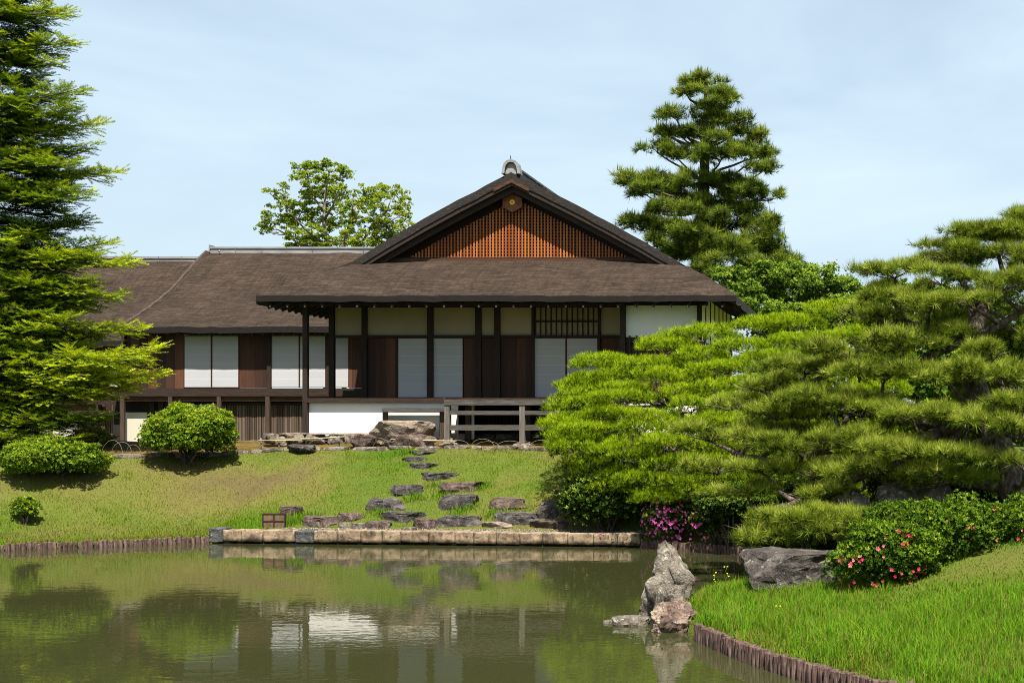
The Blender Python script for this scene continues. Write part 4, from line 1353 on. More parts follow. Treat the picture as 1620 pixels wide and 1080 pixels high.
ll = [(X(-95, 31.2), 31.2), NORTH[1], NORTH[2]]
log_edging('row of brown log stakes holding the lawn left of the stone wall', ll, 0.1, 0.051, 0.155, 700)
log_edging('row of shaded log stakes along the inlet right of the stone wall', [NORTH[3], NORTH[4], NORTH[5]], 0.088, 0.045, 0.165, 710)
log_edging('row of thick log stakes curving along the near grassy point', [(X(1100, 19.05), 19.05), (-1.46, 17.25), (-0.90, 16.3), (-0.49, 15.7), (0.02, 14.98), (0.5, 14.62), (1.3, 14.2)], 0.108, 0.052, 0.215, 720)

# gravel behind the wall
G = Geo()
n_ = 9000
t = rng.random(n_)
q = pa[None] + (pb - pa)[None] * t[:, None]
off = 0.28 + rng.random(n_) ** 1.5 * 0.42
px_, py_ = q[:, 0] + rng.normal(size=n_) * 0.05, q[:, 1] + off
keep = px_ > X(405, 33.5)
px_, py_ = px_[keep], py_[keep]
pos = np.stack([px_, py_, height(px_, py_) + 0.01], -1)
V0, F0 = ICO[1]
scatter(G, V0 * np.array((1, 0.8, 0.6)), F0, pos, frames(unit(rng.normal(size=(len(pos), 3)))), rng.uniform(0.008, 0.022, len(pos)), rng.random(len(pos)))
m, n, l, b = new_mat('pebbles')
at = n.new('ShaderNodeAttribute'); at.attribute_name = 'tint'
rr = ramp(n, [(0, (0.06, 0.055, 0.05)), (0.6, (0.16, 0.15, 0.135)), (1, (0.3, 0.285, 0.26))]); l.new(at.outputs['Fac'], rr.inputs[0]); l.new(rr.outputs[0], b.inputs['Base Color'])
b.inputs['Roughness'].default_value = 0.9
M['pebbles'] = m
gv = G.build('gravel', 'pebbles'); gv['kind'] = 'stuff'
gv['label'] = 'pale gravel strip behind the stone wall'

# moss on the terrace
mxs, mys = np.meshgrid(np.linspace(X(-40, 39), X(930, 39), 150), np.linspace(0, 1, 16))
DNs = 5.05
edge_y = np.array([next((yy for yy in np.arange(33, 41, 0.02) if dist_poly(np.array([xx]), np.array([yy]), NORTH)[0] >= DNs), 38.5) for xx in mxs[0]])
MY = edge_y[None] + mys * (41.0 - edge_y[None])
mz = height(mxs, MY) + 0.012 + (fbm(mxs * 3, MY * 3, 40) - 0.45) * 0.05 * np.minimum(1, mys * 6)
V = np.stack([mxs, MY, mz], -1).reshape(-1, 3)
ii = (np.arange(15)[:, None] * 150 + np.arange(149)[None]).ravel()
M['moss'] = simple_noise_mat('moss', [(0.28, (0.025, 0.014, 0.004)), (0.5, (0.085, 0.052, 0.006)), (0.68, (0.13, 0.095, 0.01)), (0.85, (0.16, 0.14, 0.03))], 2.3, 0.95, None, 0.8, 9)
mo = link_mesh('moss_bed', V, np.stack([ii, ii + 1, ii + 151, ii + 150], -1), 'moss', smooth=True)
mo['kind'] = 'structure'
# thin kerb between lawn and moss
kb = thing('terrace_kerb', (-11, 38.4, 2.0), 'thin pale stone kerb dividing the lawn from the moss terrace', 'kerb')
i = 8
while i < 148:
    j = min(i + random.randint(3, 7), 149)
    xa, ya, xb, yb_ = mxs[0, i], edge_y[i], mxs[0, j], edge_y[j]
    V, Fa = rock_shape(800 + i, (math.hypot(xb - xa, yb_ - ya) * 0.97, 0.17, 0.17), 3, 5, 0.8, 0.05, power=0.3)
    an = math.atan2(yb_ - ya, xb - xa)
    W_ = V.copy(); W_[:, 0] = V[:, 0] * math.cos(an) - V[:, 1] * math.sin(an); W_[:, 1] = V[:, 0] * math.sin(an) + V[:, 1] * math.cos(an)
    xm, ym = (xa + xb) / 2, (ya + yb_) / 2
    link_mesh('kerb_stone', W_ + np.array((xm, ym, gz(xm, ym) + 0.0)), Fa, 'rock_grey', kb)
    i = j

# bamboo rails and hoops on the moss edge
def bamboo_rail(label, rails, posts, d_):
    root = thing('bamboo_rail', (X(posts[0], d_), d_, gz(X(posts[0], d_), d_)), label, 'rail')
    for (a, ya, c, yc, da) in rails:
        G = Geo(); G.tube([P(a, ya, d_ + da), P((a + c) / 2, (ya + yc) / 2 + 0.3, d_ + da), P(c, yc, d_ + da)], 0.018, 8)
        G.build('rail', 'bamboo', root, smooth=True)
    for a in posts:
        x_ = X(a, d_)
        G = Geo(); zt_ = Z(691 if a > 500 and a < 600 else 694.5, d_) + 0.03
        G.tube([(x_, d_ + 0.07, gz(x_, d_) - 0.1), (x_, d_ + 0.07, zt_)], 0.028, 8)
        G.build('post', 'grey_post', root, smooth=True)


bamboo_rail('long bamboo rail of two poles on four short posts before the white wall', [(409, 696.5, 485, 695.5, 0), (429, 694, 490, 693.5, 0.07), (478, 694.5, 545, 690.5, -0.03)], [411, 440, 471.5, 534.5], 38.92)
bamboo_rail('short bamboo rail on two posts at the top of the stepping stones', [(618, 694.5, 722, 697.5, 0)], [632, 713], 38.62)


def hoop_fence(label, hoops, d_):
    root = thing('hoop_fence', (X(hoops[0][0], d_), d_, gz(X(hoops[0][0], d_), d_)), label, 'fence')
    for i, (a, c, yt_) in enumerate(hoops):
        dd = d_ + (i % 3 - 1) * 0.06
        xa, xb = X(a, dd), X(c, dd)
        zg = gz((xa + xb) / 2, dd) + 0.0
        zt_ = Z(yt_, dd)
        th_ = np.linspace(0, np.pi, 15)
        sq = random.uniform(0.75, 0.95)
        pts = np.stack([(xa + xb) / 2 - np.cos(th_) * (xb - xa) / 2, np.full(15, dd) + np.sin(th_) * random.uniform(-0.05, 0.05), zg - 0.03 + (zt_ - zg + 0.03) * np.sin(th_) ** sq], -1)
        G = Geo(); G.tube(pts, 0.0052, 5)
        G.build('hoop', 'hoop', root, smooth=True)


hoop_fence('row of thin overlapping cane hoops along the terrace edge behind the rails', [(378, 406, 697), (382, 416, 696), (486, 526, 695), (535, 567, 698), (548, 581, 691), (574, 618, 692), (590, 622, 695), (612, 654, 690), (656, 698, 691), (705, 743, 696), (745, 782, 694), (751, 791, 698), (784, 830, 697), (812, 847, 698), (838, 872, 696), (866, 900, 697), (888, 922, 698)], 38.78)
hoop_fence('pair of pale hoops on the terrace left of the round bush', [(160, 194, 696), (200, 224, 703), (176, 208, 699)], 37.6)

# tile grid leaning at the gravel
tx, ty, tz = ground_hit(433, 836)
tg = thing('tile_grid', (tx, ty, tz), 'upright square grid of four rusty brown tiles in a thin frame', 'screen')
s = F / ty
w_, h_ = 35 / s, 23 / s
Bf = Boxes()
for a in (-0.5, 0, 0.5):
    Bf.add(tx + a * w_ - 0.014, tx + a * w_ + 0.014, ty, ty + 0.04, tz - 0.03, tz + h_)
for a in (0, 0.5, 1):
    for c in (-1, 1):
        Bf.add(tx + (c - 1) / 2 * w_ / 2 + 0.0 + 0.015 + (0 if c < 0 else 0), tx + (c + 1) / 2 * w_ / 2 - 0.015, ty + 0.002, ty + 0.038, tz + a * h_ - 0.014, tz + a * h_ + 0.014)
Bf.build('frame', 'beam_wood', tg)
for a in (-1, 1):
    for c in (0, 1):
        Boxes().add(tx + a * w_ / 4 - w_ / 4 + 0.016, tx + a * w_ / 4 + w_ / 4 - 0.016, ty + 0.012, ty + 0.03, tz + c * h_ / 2 + 0.016, tz + (c + 1) * h_ / 2 - 0.016).build('tile', 'rust_tile', tg)

# ------------------------------------------------------------------ plants
TUFT_L = [tuft_template(18, 1.2, 0.055, seed=k) for k in range(4)]
TUFT_N = [tuft_template(11, 0.72, 0.038, seed=30 + k) for k in range(6)]
TUFT_F = [tuft_template(10, 0.8, 0.08, seed=40 + k) for k in range(6)]
TUFT_S = [tuft_template(16, 1.15, 0.085, seed=10 + k) for k in range(4)]
ROS = [rosette_template(5, 0.46, 1.0, seed=k) for k in range(4)]
ROS7 = [rosette_template(7, 0.6, 1.15, seed=20 + k) for k in range(4)]


def lump(u, seed, amp):
    """Uneven outline of a clump: u unit vectors."""
    r = np.random.default_rng(seed)
    k = r.normal(size=(5, 3)) * 2.6; ph = r.uniform(0, 6.28, 5)
    return 1 + amp * np.sin(u @ k.T + ph).mean(1) * 1.7


def pad(G, c, rad, spacing, size, temps, seed, upness=0.55, lo=-0.25, tint0=0.5, tvar=0.35, shell=(0.72, 1.0), amp=0.22, dens=1.0, jit=0.25):
    """One flattened cushion of foliage: tufts over the upper side, fewer below."""
    rx, ry, rz = rad
    area = math.pi * rx * ry * 1.15 + math.pi * (rx + ry) * rz * 0.6
    n_ = max(6, int(area / spacing ** 2 * dens))
    u = unit(rng.normal(size=(n_ * 3, 3)))
    u = u[u[:, 2] > lo][:n_]
    r_ = rng.uniform(shell[0], shell[1], len(u)) * lump(u, seed, amp)
    pos = np.asarray(c) + u * r_[:, None] * np.array((rx, ry, rz))
    nrm = unit(u / np.array((rx, ry, max(rz, 0.3 * rx))) * rx)
    d = unit(nrm * (1 - upness) + np.array((0, 0, upness)) + rng.normal(size=(len(u), 3)) * jit)
    tint = np.clip(tint0 + 0.30 * (u[:, 2] > 0.25) - 0.18 + rng.normal(size=len(u)) * tvar * 0.5, 0, 1)  # upper tufts lighter: sunlit tops put into the tint
    w = rng.integers(0, len(temps), len(u))
    s = size * rng.uniform(0.62, 1.25, len(u))
    for k, (T, Fa, tt) in enumerate(temps):
        q = w == k
        if q.any():
            scatter(G, T, Fa, pos[q], frames(d[q]), s[q], tint[q], tt)


def curve(a, c, bend, n_=6, seed=0):
    a, c = np.asarray(a, float), np.asarray(c, float)
    t = np.linspace(0, 1, n_)[:, None]
    r = np.random.default_rng(seed)
    L = np.linalg.norm(c - a)
    mid = r.normal(size=3) * 0.12 * L + np.asarray(bend) * L
    p = a * (1 - t) + c * t + 4 * t * (1 - t) * mid * 0.5
    p[1:-1] += r.normal(size=(n_ - 2, 3)) * 0.012 * L
    return p


def twigs(B, c, rad, seed, n_=5, r0=0.018):
    r = np.random.default_rng(seed)
    for i in range(n_):
        e = np.asarray(c) + np.array((r.uniform(-0.8, 0.8) * rad[0], r.uniform(-0.8, 0.8) * rad[1], r.uniform(-0.1, 0.35) * rad[2]))
        B.tube(curve(np.asarray(c) - np.array((0, 0, rad[2] * 0.45)), e, (0, 0, 0.1), 4, seed * 7 + i), [r0, r0 * 0.75, r0 * 0.55, r0 * 0.3], 4)


def px_pad(px, py, hw, hh, d, deep=1.0):
    s = F / d
    return P(px, py, d), (hw / s, hw / s * deep, hh / s)


# --- clipped pine by the shore (bright green, layered)
pA = thing('garden_pine', (X(1170, 34.3), 34.3, gz(X(1170, 34.3), 34.3)), 'wide low clipped pine of bright green layers before the right end of the villa', 'tree', )
G, B = Geo(), Geo()
baseA = np.array((X(1190, 34.4), 34.4, gz(X(1190, 34.4), 34.4)))
topx = [(850, 700), (868, 640), (885, 590), (920, 562), (1000, 538), (1060, 524), (1115, 512), (1170, 502), (1230, 490), (1290, 482), (1340, 480), (1390, 492), (1450, 520)]
tx_, ty_ = np.array(topx).T
botx = [(850, 690), (870, 705), (890, 745), (930, 765), (1000, 780), (1100, 790), (1450, 790)]
bx_, by_ = np.array(botx).T
cores = []
# cushions laid in tiers over a broad dome; each tier nearer to the viewer and lower than the one above it
k = 0
for tier, th in enumerate(np.linspace(0.0, 1.0, 10)):
    px = 872 - 6 * math.sin(tier) + 40 * max(0, 0.25 - th) * 4 * 0.5
    while px < 1440:
        top, bot = np.interp(px, tx_, ty_), np.interp(px, bx_, by_)
        hw = random.uniform(34, 58)
        py = top + 26 + (bot - top - 26) * (th + random.uniform(-0.03, 0.03))
        step_ = px
        px = max(px, np.interp(py, [480, 520, 540, 562, 590, 640, 700, 745, 790], [1290, 1080, 1000, 925, 890, 868, 868, 892, 935]) + hw * 0.9)
        edge = np.clip((px - 860) / 180, 0, 1) ** 0.7
        d_ = 35.6 - 3.6 * math.sin(min(th * 1.15, 1) * math.pi / 2) * (0.25 + 0.75 * edge) + random.uniform(-0.15, 0.15) + 0.6 * (1 - edge)
        if py < bot + 10:
            c, rad = px_pad(px, py, hw, random.uniform(15, 20), d_, 0.95)
            cores.append((c, rad))
            low_ = th > 0.75
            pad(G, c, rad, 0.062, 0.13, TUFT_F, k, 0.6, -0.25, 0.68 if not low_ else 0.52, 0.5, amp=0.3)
            twigs(B, c, rad, k, 4, 0.014)
            k += 1
        px = step_ + hw * random.uniform(1.15, 1.6)
# the far half of the dome, seen from elsewhere
for i in range(26):
    px = random.uniform(930, 1420); top = np.interp(px, tx_, ty_)
    c, rad = px_pad(px, top + random.uniform(28, 200), 55, 20, 36.3 + random.uniform(0, 1.6), 0.9)
    pad(G, c, rad, 0.13, 0.15, TUFT_S, 900 + i, 0.6, -0.3, 0.5)
    if i % 3 == 0: cores.append((c, rad))
limbs = [baseA + np.array((dx, dy, dz)) for dx, dy, dz in ((-2.8, -0.4, 1.5), (-1.6, -1.0, 1.9), (-0.2, -1.3, 1.7), (1.5, -0.6, 2.0), (2.6, 0.2, 2.2), (-0.9, 0.6, 2.7), (1.4, 0.6, 3.2), (-2.0, 0.4, 2.1))]
tr_top = baseA + np.array((0.15, 0.0, 2.3))
B.tube(curve(baseA - np.array((0, 0, 0.3)), tr_top, (0.12, 0, 0), 7, 3), [0.24, 0.2, 0.19, 0.17, 0.16, 0.14, 0.12], 9)
for i, e in enumerate(limbs):
    st = baseA + np.array((0.03, 0, 0.7 + 0.18 * i))
    B.tube(curve(st, e, (0, 0, -0.05), 6, 50 + i), [0.13, 0.11, 0.095, 0.08, 0.065, 0.05], 7)
for i, (c, rad) in enumerate(cores):
    tip = np.asarray(c) - np.array((0, 0, rad[2] * 0.5))
    e = min(limbs + [tr_top], key=lambda q: np.linalg.norm(q - tip))
    B.tube(curve(e, tip, (0, 0, -0.08), 5, 200 + i), [0.05, 0.042, 0.036, 0.028, 0.02], 5)
B.build('trunk', 'bark', pA, smooth=True)
G.build('crown', 'needle_clip', pA)

# --- big near pine on the right
pB = thing('garden_pine', (X(1640, 25.2), 25.2, gz(X(1640, 25.2), 25.2)), 'big near pine with long grey-green needles and a leaning trunk at right edge', 'tree')
G, B = Geo(), Geo()
baseB = np.array((X(1640, 25.2), 25.2, gz(X(1640, 25.2), 25.2)))
padsB = [(1575, 372, 95, 20, 27), (1640, 350, 60, 18, 27), (1515, 385, 55, 14, 27.2), (1510, 408, 75, 16, 26.5), (1610, 408, 60, 20, 26), (1415, 432, 60, 18, 27), (1490, 442, 60, 20, 26), (1380, 455, 42, 16, 27), (1425, 470, 60, 22, 26.5),
         (1580, 450, 60, 26, 25.5), (1470, 484, 62, 22, 25.7), (1535, 478, 45, 18, 25.2), (1350, 490, 42, 22, 28), (1660, 470, 60, 30, 25.3), (1640, 530, 55, 34, 24.5), (1400, 505, 50, 20, 26.5),
         (1430, 545, 72, 24, 25.7), (1345, 560, 70, 22, 26.2), (1275, 583, 65, 20, 26.6), (1400, 592, 80, 22, 25.2), (1500, 592, 75, 24, 25), (1590, 598, 60, 30, 24.2), (1200, 610, 60, 18, 26.9), (1660, 600, 60, 34, 24),
         (1150, 640, 55, 18, 27), (1300, 628, 75, 22, 25.9), (1230, 655, 75, 20, 26), (1360, 650, 70, 22, 25.2), (1445, 655, 65, 24, 24.6), (1535, 665, 72, 26, 24.3), (1615, 680, 55, 30, 23.7),
         (1125, 690, 55, 20, 26.6), (1185, 684, 60, 20, 26.2), (1260, 705, 75, 22, 25.4), (1345, 695, 65, 22, 24.8), (1430, 716, 70, 22, 24.3), (1540, 722, 65, 24, 24), (1620, 735, 45, 22, 23.6),
         (1135, 742, 58, 20, 26), (1215, 745, 62, 20, 25.4), (1295, 748, 65, 20, 24.8), (1370, 745, 55, 18, 24.4), (1180, 775, 55, 18, 25.5), (1265, 782, 58, 16, 24.9),
         (1190, 833, 58, 20, 24.2), (1255, 818, 65, 20, 24), (1330, 822, 62, 20, 23.7), (1285, 845, 70, 16, 23.8), (1385, 832, 42, 16, 23.5), (1215, 850, 50, 14, 24), (1470, 748, 55, 20, 24.2), (1425, 765, 50, 18, 24.6), (1540, 762, 48, 16, 24.4), (1350, 775, 45, 15, 24.8), (1570, 560, 60, 26, 25), (1480, 530, 55, 20, 26), (1650, 420, 55, 26, 25.8), (1620, 640, 55, 26, 24)]
nodes = []
k = 0
for (px, py, hw, hh, d_) in padsB:
    c, rad = px_pad(px, py, hw, hh, d_, 0.95)
    nodes.append((c, rad))
    # each branch end carries a few smaller overlapping cushions
    sub = max(3, int(hw / 12))
    for j in range(sub):
        o_ = np.array((rng.uniform(-0.75, 0.75) * rad[0], rng.uniform(-0.75, 0.75) * rad[1], rng.uniform(-0.35, 0.5) * rad[2]))
        r_ = rng.uniform(0.32, 0.55) * rad[0]
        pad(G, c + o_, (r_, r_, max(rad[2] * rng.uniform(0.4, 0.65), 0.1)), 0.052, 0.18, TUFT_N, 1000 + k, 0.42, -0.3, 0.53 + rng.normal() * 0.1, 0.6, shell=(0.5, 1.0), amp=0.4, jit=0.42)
        k += 1
    twigs(B, c, rad, 1500 + k, 9, 0.014)
# inner and far-side cushions
for i in range(66):
    px = random.uniform(1180, 1700); py = random.uniform(470, 760)
    if py < 560 and px < 1330: continue
    c, rad = px_pad(px, py, random.uniform(45, 70), 20, 26.8 + random.uniform(0.2, 2.6) - (py - 470) / 300, 0.9)
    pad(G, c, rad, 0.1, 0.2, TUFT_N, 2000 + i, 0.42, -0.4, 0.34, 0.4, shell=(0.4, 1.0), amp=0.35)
    if i % 2 == 0: nodes.append((c, rad))
T1 = P(1600, 770, 25.1); T2 = P(1552, 640, 25.4); T3 = P(1535, 535, 25.9); T4 = P(1590, 440, 26.6)
B.tube(np.array([baseB - np.array((0, 0, 0.4)), P(1632, 800, 25.1), T1, P(1578, 700, 25.25), T2, P(1535, 585, 25.7), T3, P(1560, 480, 26.3), T4]), [0.34, 0.31, 0.28, 0.25, 0.22, 0.2, 0.17, 0.12, 0.07], 11)
limbB = [(T1, P(1420, 730, 25.1), 0.11), (T2, P(1330, 690, 25.5), 0.14), (T2, P(1400, 640, 25.7), 0.12), (T3, P(1330, 590, 26.6), 0.11), (T3, P(1420, 500, 26.8), 0.1), (T3, P(1500, 420, 27), 0.08), (T3, P(1640, 480, 25.6), 0.1), (T2, P(1640, 640, 24.6), 0.1), (P(1330, 690, 25.5), P(1170, 720, 26.2), 0.08), (P(1420, 730, 25.1), P(1240, 800, 24.6), 0.07), (P(1330, 590, 26.6), P(1200, 640, 27), 0.06), (T2, P(1480, 720, 24.6), 0.09)]
ends = [T1, T2, T3, T4]
for i, (a, c, r_) in enumerate(limbB):
    pts = curve(a, c, (0, 0, -0.06), 7, 300 + i)
    B.tube(pts, np.linspace(r_, r_ * 0.45, 7), 8)
    ends += [pts[3], pts[5], pts[6]]
for i, (c, rad) in enumerate(nodes):
    tip = np.asarray(c) - np.array((0, 0, rad[2] * 0.4))
    e = min(ends, key=lambda q: np.linalg.norm(q - tip) + (0.8 if q[2] > tip[2] + 0.2 else 0))
    B.tube(curve(e, tip, (0, 0, -0.1), 6, 400 + i), [0.055, 0.048, 0.04, 0.033, 0.026, 0.018], 6)
B.build('trunk', 'bark', pB, smooth=True)
G.build('crown', 'needle_near', pB)

# --- tall tiered pine behind the villa
pC = thing('tall_pine', (X(1112, 60), 60, 2.3), 'tall tiered pine standing behind the right end of the villa', 'tree')
G, B = Geo(), Geo()
zc = [(516, 66, 34, 26), (530, 108, 120, 32), (610, 150, 85, 32), (440, 138, 80, 28), (560, 200, 80, 30), (390, 250, 95, 42), (560, 270, 100, 40), (690, 270, 75, 38), (350, 328, 60, 28), (645, 335, 90, 30), (490, 330, 70, 28), (300, 405, 95, 48), (770, 350, 58, 42), (600, 440, 150, 50), (790, 430, 68, 38), (400, 440, 80, 40), (690, 400, 70, 30),
      (160, 560, 72, 52), (310, 560, 110, 50), (470, 560, 110, 50), (620, 560, 110, 50), (790, 505, 100, 38), (700, 610, 110, 46), (840, 635, 75, 38), (560, 660, 110, 46), (720, 690, 95, 46), (220, 760, 95, 46), (350, 785, 120, 52), (500, 800, 120, 52), (650, 790, 120, 60), (790, 770, 95, 70), (850, 850, 65, 60),
      (420, 900, 100, 46), (560, 960, 110, 56), (700, 880, 120, 60), (840, 900, 110, 60), (930, 940, 55, 48), (620, 1020, 80, 40), (760, 960, 90, 50), (300, 850, 80, 40), (480, 880, 110, 50), (900, 1010, 70, 40), (250, 600, 80, 36), (400, 625, 90, 40), (330, 690, 85, 38), (470, 700, 90, 40), (420, 330, 60, 28), (560, 360, 80, 30), (880, 960, 80, 50), (800, 850, 90, 55), (520, 1000, 110, 45), (560, 740, 90, 40), (640, 860, 110, 60)]
tp = [(530, 60), (535, 200), (528, 400), (520, 560), (515, 700), (500, 860), (500, 1100)]
axisC = [P(940 + a / 3, 100 + c / 3, 60) for a, c in tp]
axisC.append(np.array((axisC[-1][0], 60, 2.0)))
B.tube(np.array(axisC[::-1]), np.linspace(0.42, 0.08, len(axisC)), 9)
ax_ = np.array(axisC)
CT = np.array([(-0.07, 0, 0), (0.07, 0, 0), (0, 0, 1.0), (0, -0.07, 0), (0, 0.07, 0)], float)
k = 0
for i, (a, c, hw, hh) in enumerate(zc):
    off = (a - 520) / 3 * 60 / F
    for side in (0, 1):
        rr_ = max(0.4, 2.6 - abs(off) * 0.3) * (0.45 + c / 1000)
        d_ = 60 + (random.uniform(-rr_, 0) if side == 0 else random.uniform(0.3, rr_))
        if side == 1 and i % 2: continue
        cc, rad = px_pad(940 + a / 3, 100 + c / 3 + (4 if side else 0), hw / 3 * 0.98, hh / 3 * 0.95, d_, 0.85)
        for j in range(7):
            o_ = np.array((rng.uniform(-0.75, 0.75) * rad[0], rng.uniform(-0.75, 0.75) * rad[1], rng.uniform(-0.5, 0.45) * rad[2]))
            r_ = rng.uniform(0.34, 0.5)
            pad(G, cc + o_, (rad[0] * r_, rad[1] * r_, rad[2] * 0.62), 0.15, 0.33, TUFT_L, 3000 + k, 0.5, -0.5, 0.5 + rng.normal() * 0.1, 0.5, shell=(0.4, 1.1), amp=0.4)
            nc = 3
            cp = cc + o_ + np.stack([rng.uniform(-0.6, 0.6, nc) * rad[0] * r_, rng.uniform(-0.6, 0.6, nc) * rad[1] * r_, np.full(nc, rad[2] * 0.55)], -1)
            scatter(G, CT, np.array([(0, 1, 2), (3, 4, 2)]), cp, frames(unit(np.stack([rng.normal(size=nc) * 0.1, rng.normal(size=nc) * 0.1, np.ones(nc)], -1))), rng.uniform(0.2, 0.4, nc), np.full(nc, 0.6))
            k += 1
        zt_ = cc[2] - rad[2] * 0.7 - 0.15 * abs(off)
        j = int(np.argmin(abs(ax_[:, 2] - zt_))); st = ax_[j]
        B.tube(curve(st, cc - np.array((0, 0, rad[2] * 0.45)), (0, 0, -0.06), 6, 500 + k), [0.075, 0.065, 0.055, 0.045, 0.035, 0.025], 6)
        twigs(B, cc, rad, 600 + k, 4, 0.025)
B.build('trunk', 'bark', pC, smooth=True)
G.build('crown', 'needle_far', pC)


# --- broadleaf trees
def clump_tree(root, clumps, to_px, d0, spread, trunk, size, spacing, mat, tmat, temps, scale, tint0, seed, r0=0.2, stems=None, nsub=13, loose=1.0):
    G, B = Geo(), Geo()
    tk = np.array(trunk)
    B.tube(tk, np.linspace(r0, r0 * 0.25, len(tk)), 9)
    nodes = [p for p in tk[1:]]
    for st in (stems or []):
        st = np.array(st); B.tube(st, np.linspace(r0 * 0.6, r0 * 0.15, len(st)), 7); nodes += [p for p in st[1:]]
    k = 0
    order = sorted(range(len(clumps)), key=lambda i: min(np.linalg.norm(P(*to_px(clumps[i][0], clumps[i][1]), d0) - q) for q in nodes))
    for i in order:
        a, c, hw, hh = clumps[i]
        px, py = to_px(a, c)
        cc, rad = px_pad(px, py, hw * scale, hh * scale, d0 + rng.uniform(-spread, spread), 0.9)
        for j in range(nsub):
            o_ = np.array((rng.uniform(-1.05, 1.05) * rad[0] * loose, rng.uniform(-0.9, 0.9) * rad[1] * loose, rng.uniform(-0.95, 0.9) * rad[2] * loose))
            r_ = rng.uniform(0.2, 0.4)
            pad(G, cc + o_, (rad[0] * r_, rad[1] * r_, rad[2] * r_ * 0.9), spacing, size, temps, seed + k, 0.45, -0.6, tint0 + rng.normal() * 0.12, 0.55, shell=(0.2, 1.2), amp=0.45)
            k += 1
        tip = cc - np.array((0, 0, rad[2] * 0.2))
        e = min(nodes, key=lambda q: np.linalg.norm(q - tip) + (1.5 if q[2] > tip[2] else 0))
        pts = curve(e, tip, (0, 0, -0.06), 6, seed + 900 + k)
        B.tube(pts, np.linspace(r0 * 0.3, r0 * 0.1, 6), 5)
        nodes.append(pts[4])
        twigs(B, cc, rad, seed + 40 + k, 5, r0 * 0.08)
    B.build('trunk', tmat, root, smooth=True)
    G.build('crown', mat, root)


zp6 = lambda a, c: (380 + a * 300 / 1620, 230 + c * 300 / 1620)
c1 = [(510, 185, 55, 35), (600, 190, 85, 36), (720, 165, 85, 40), (820, 200, 85, 45), (890, 260, 70, 45), (560, 255, 85, 38), (700, 260, 85, 45), (480, 265, 35, 38), (620, 340, 75, 35), (760, 350, 95, 45), (870, 360, 55, 45), (640, 430, 95, 38), (740, 420, 90, 42), (570, 410, 60, 30), (385, 358, 42, 32), (255, 405, 46, 28), (370, 432, 36, 24), (340, 490, 75, 36), (450, 500, 70, 36), (550, 510, 75, 38), (240, 600, 46, 34), (300, 650, 85, 46), (190, 690, 50, 28), (240, 720, 55, 32), (420, 580, 65, 38), (520, 610, 85, 46), (430, 665, 80, 40), (540, 690, 85, 55), (620, 730, 70, 50), (700, 600, 90, 46), (800, 640, 75, 60), (680, 790, 110, 55), (480, 780, 90, 40), (570, 830, 90, 40), (820, 800, 75, 46)]
c1 += [(650, 865, 100, 45), (760, 865, 85, 42), (480, 855, 75, 36), (880, 830, 70, 45), (620, 560, 60, 35), (760, 500, 60, 40), (850, 450, 50, 35), (470, 720, 60, 35), (760, 720, 60, 40), (640, 280, 50, 30), (400, 620, 40, 30), (860, 560, 50, 40), (610, 640, 60, 35)]
d1 = 66
t1 = thing('leafy_tree', (X(515, d1), d1, 2.3), 'airy leafy tree with sparse outstretched left limbs behind the wing ridge', 'tree', 'leafy trees behind the wing')
q = lambda a, c, dd=0: P(*zp6(a, c), d1 + dd)
clump_tree(t1, c1, zp6, d1, 1.6, [np.array((X(515, d1), d1, 2.0)), q(730, 1100), q(740, 800), q(715, 660), q(720, 500), q(740, 330), q(760, 230)], 0.088, 0.07, 'maple', 'bark_pale', ROS, 0.185 * 1.12, 0.74, 4000, 0.115,
           [[q(740, 850), q(600, 760, -0.5), q(480, 640, -0.8), q(400, 540, -1)], [q(735, 900), q(520, 850, 0.5), q(380, 760, 0.6), q(280, 690, 0.5)], [q(720, 560), q(620, 440, 0.5), q(580, 280, 0.6)], [q(715, 640), q(790, 520, -0.4), q(860, 330, -0.5)]])
c2 = [(1150, 372, 85, 38), (1280, 378, 85, 42), (1050, 420, 80, 46), (960, 500, 85, 46), (1120, 455, 75, 38), (1240, 450, 85, 38), (1370, 440, 55, 46), (1060, 520, 70, 40), (1000, 570, 60, 35), (1420, 530, 36, 36), (1310, 560, 80, 42), (1390, 610, 60, 36), (1050, 630, 80, 38), (1300, 690, 100, 46), (1200, 710, 70, 40), (1400, 690, 60, 46), (1140, 770, 80, 40), (1260, 770, 100, 46), (970, 790, 70, 46), (1060, 810, 80, 40), (1120, 570, 50, 35), (1380, 760, 70, 40)]
c2 += [(960, 865, 80, 42), (1080, 870, 80, 42), (1180, 855, 80, 38), (1290, 840, 80, 40), (1180, 520, 55, 30), (1230, 630, 60, 35), (1100, 690, 60, 35), (980, 650, 60, 40), (1350, 520, 45, 30), (1000, 730, 60, 40), (900, 600, 50, 40), (900, 720, 50, 40)]
d2 = 63
t2 = thing('leafy_tree', (X(565, d2), d2, 2.3), 'rounded yellow-green leafy tree nearest the left slope of the gable', 'tree', 'leafy trees behind the wing')
q2 = lambda a, c, dd=0: P(*zp6(a, c), d2 + dd)
clump_tree(t2, c2, zp6, d2, 1.4, [np.array((X(545, d2), d2, 2.0)), q2(880, 1100), q2(890, 830), q2(930, 690), q2(960, 580), q2(1000, 500)], 0.085, 0.067, 'maple', 'bark_pale', ROS, 0.185 * 1.12, 0.82, 5000, 0.11,
           [[q2(885, 950), q2(1060, 800, 0.3), q2(1140, 660, 0.4), q2(1150, 480, 0.4)], [q2(1140, 660, 0.4), q2(1250, 560, 0), q2(1290, 460, -0.2)]])
d3 = 57
t3 = thing('broadleaf_tree', (X(1260, d3), d3, 2.2), 'dense rounded broadleaf tree between the villa roof and the near pine', 'tree')
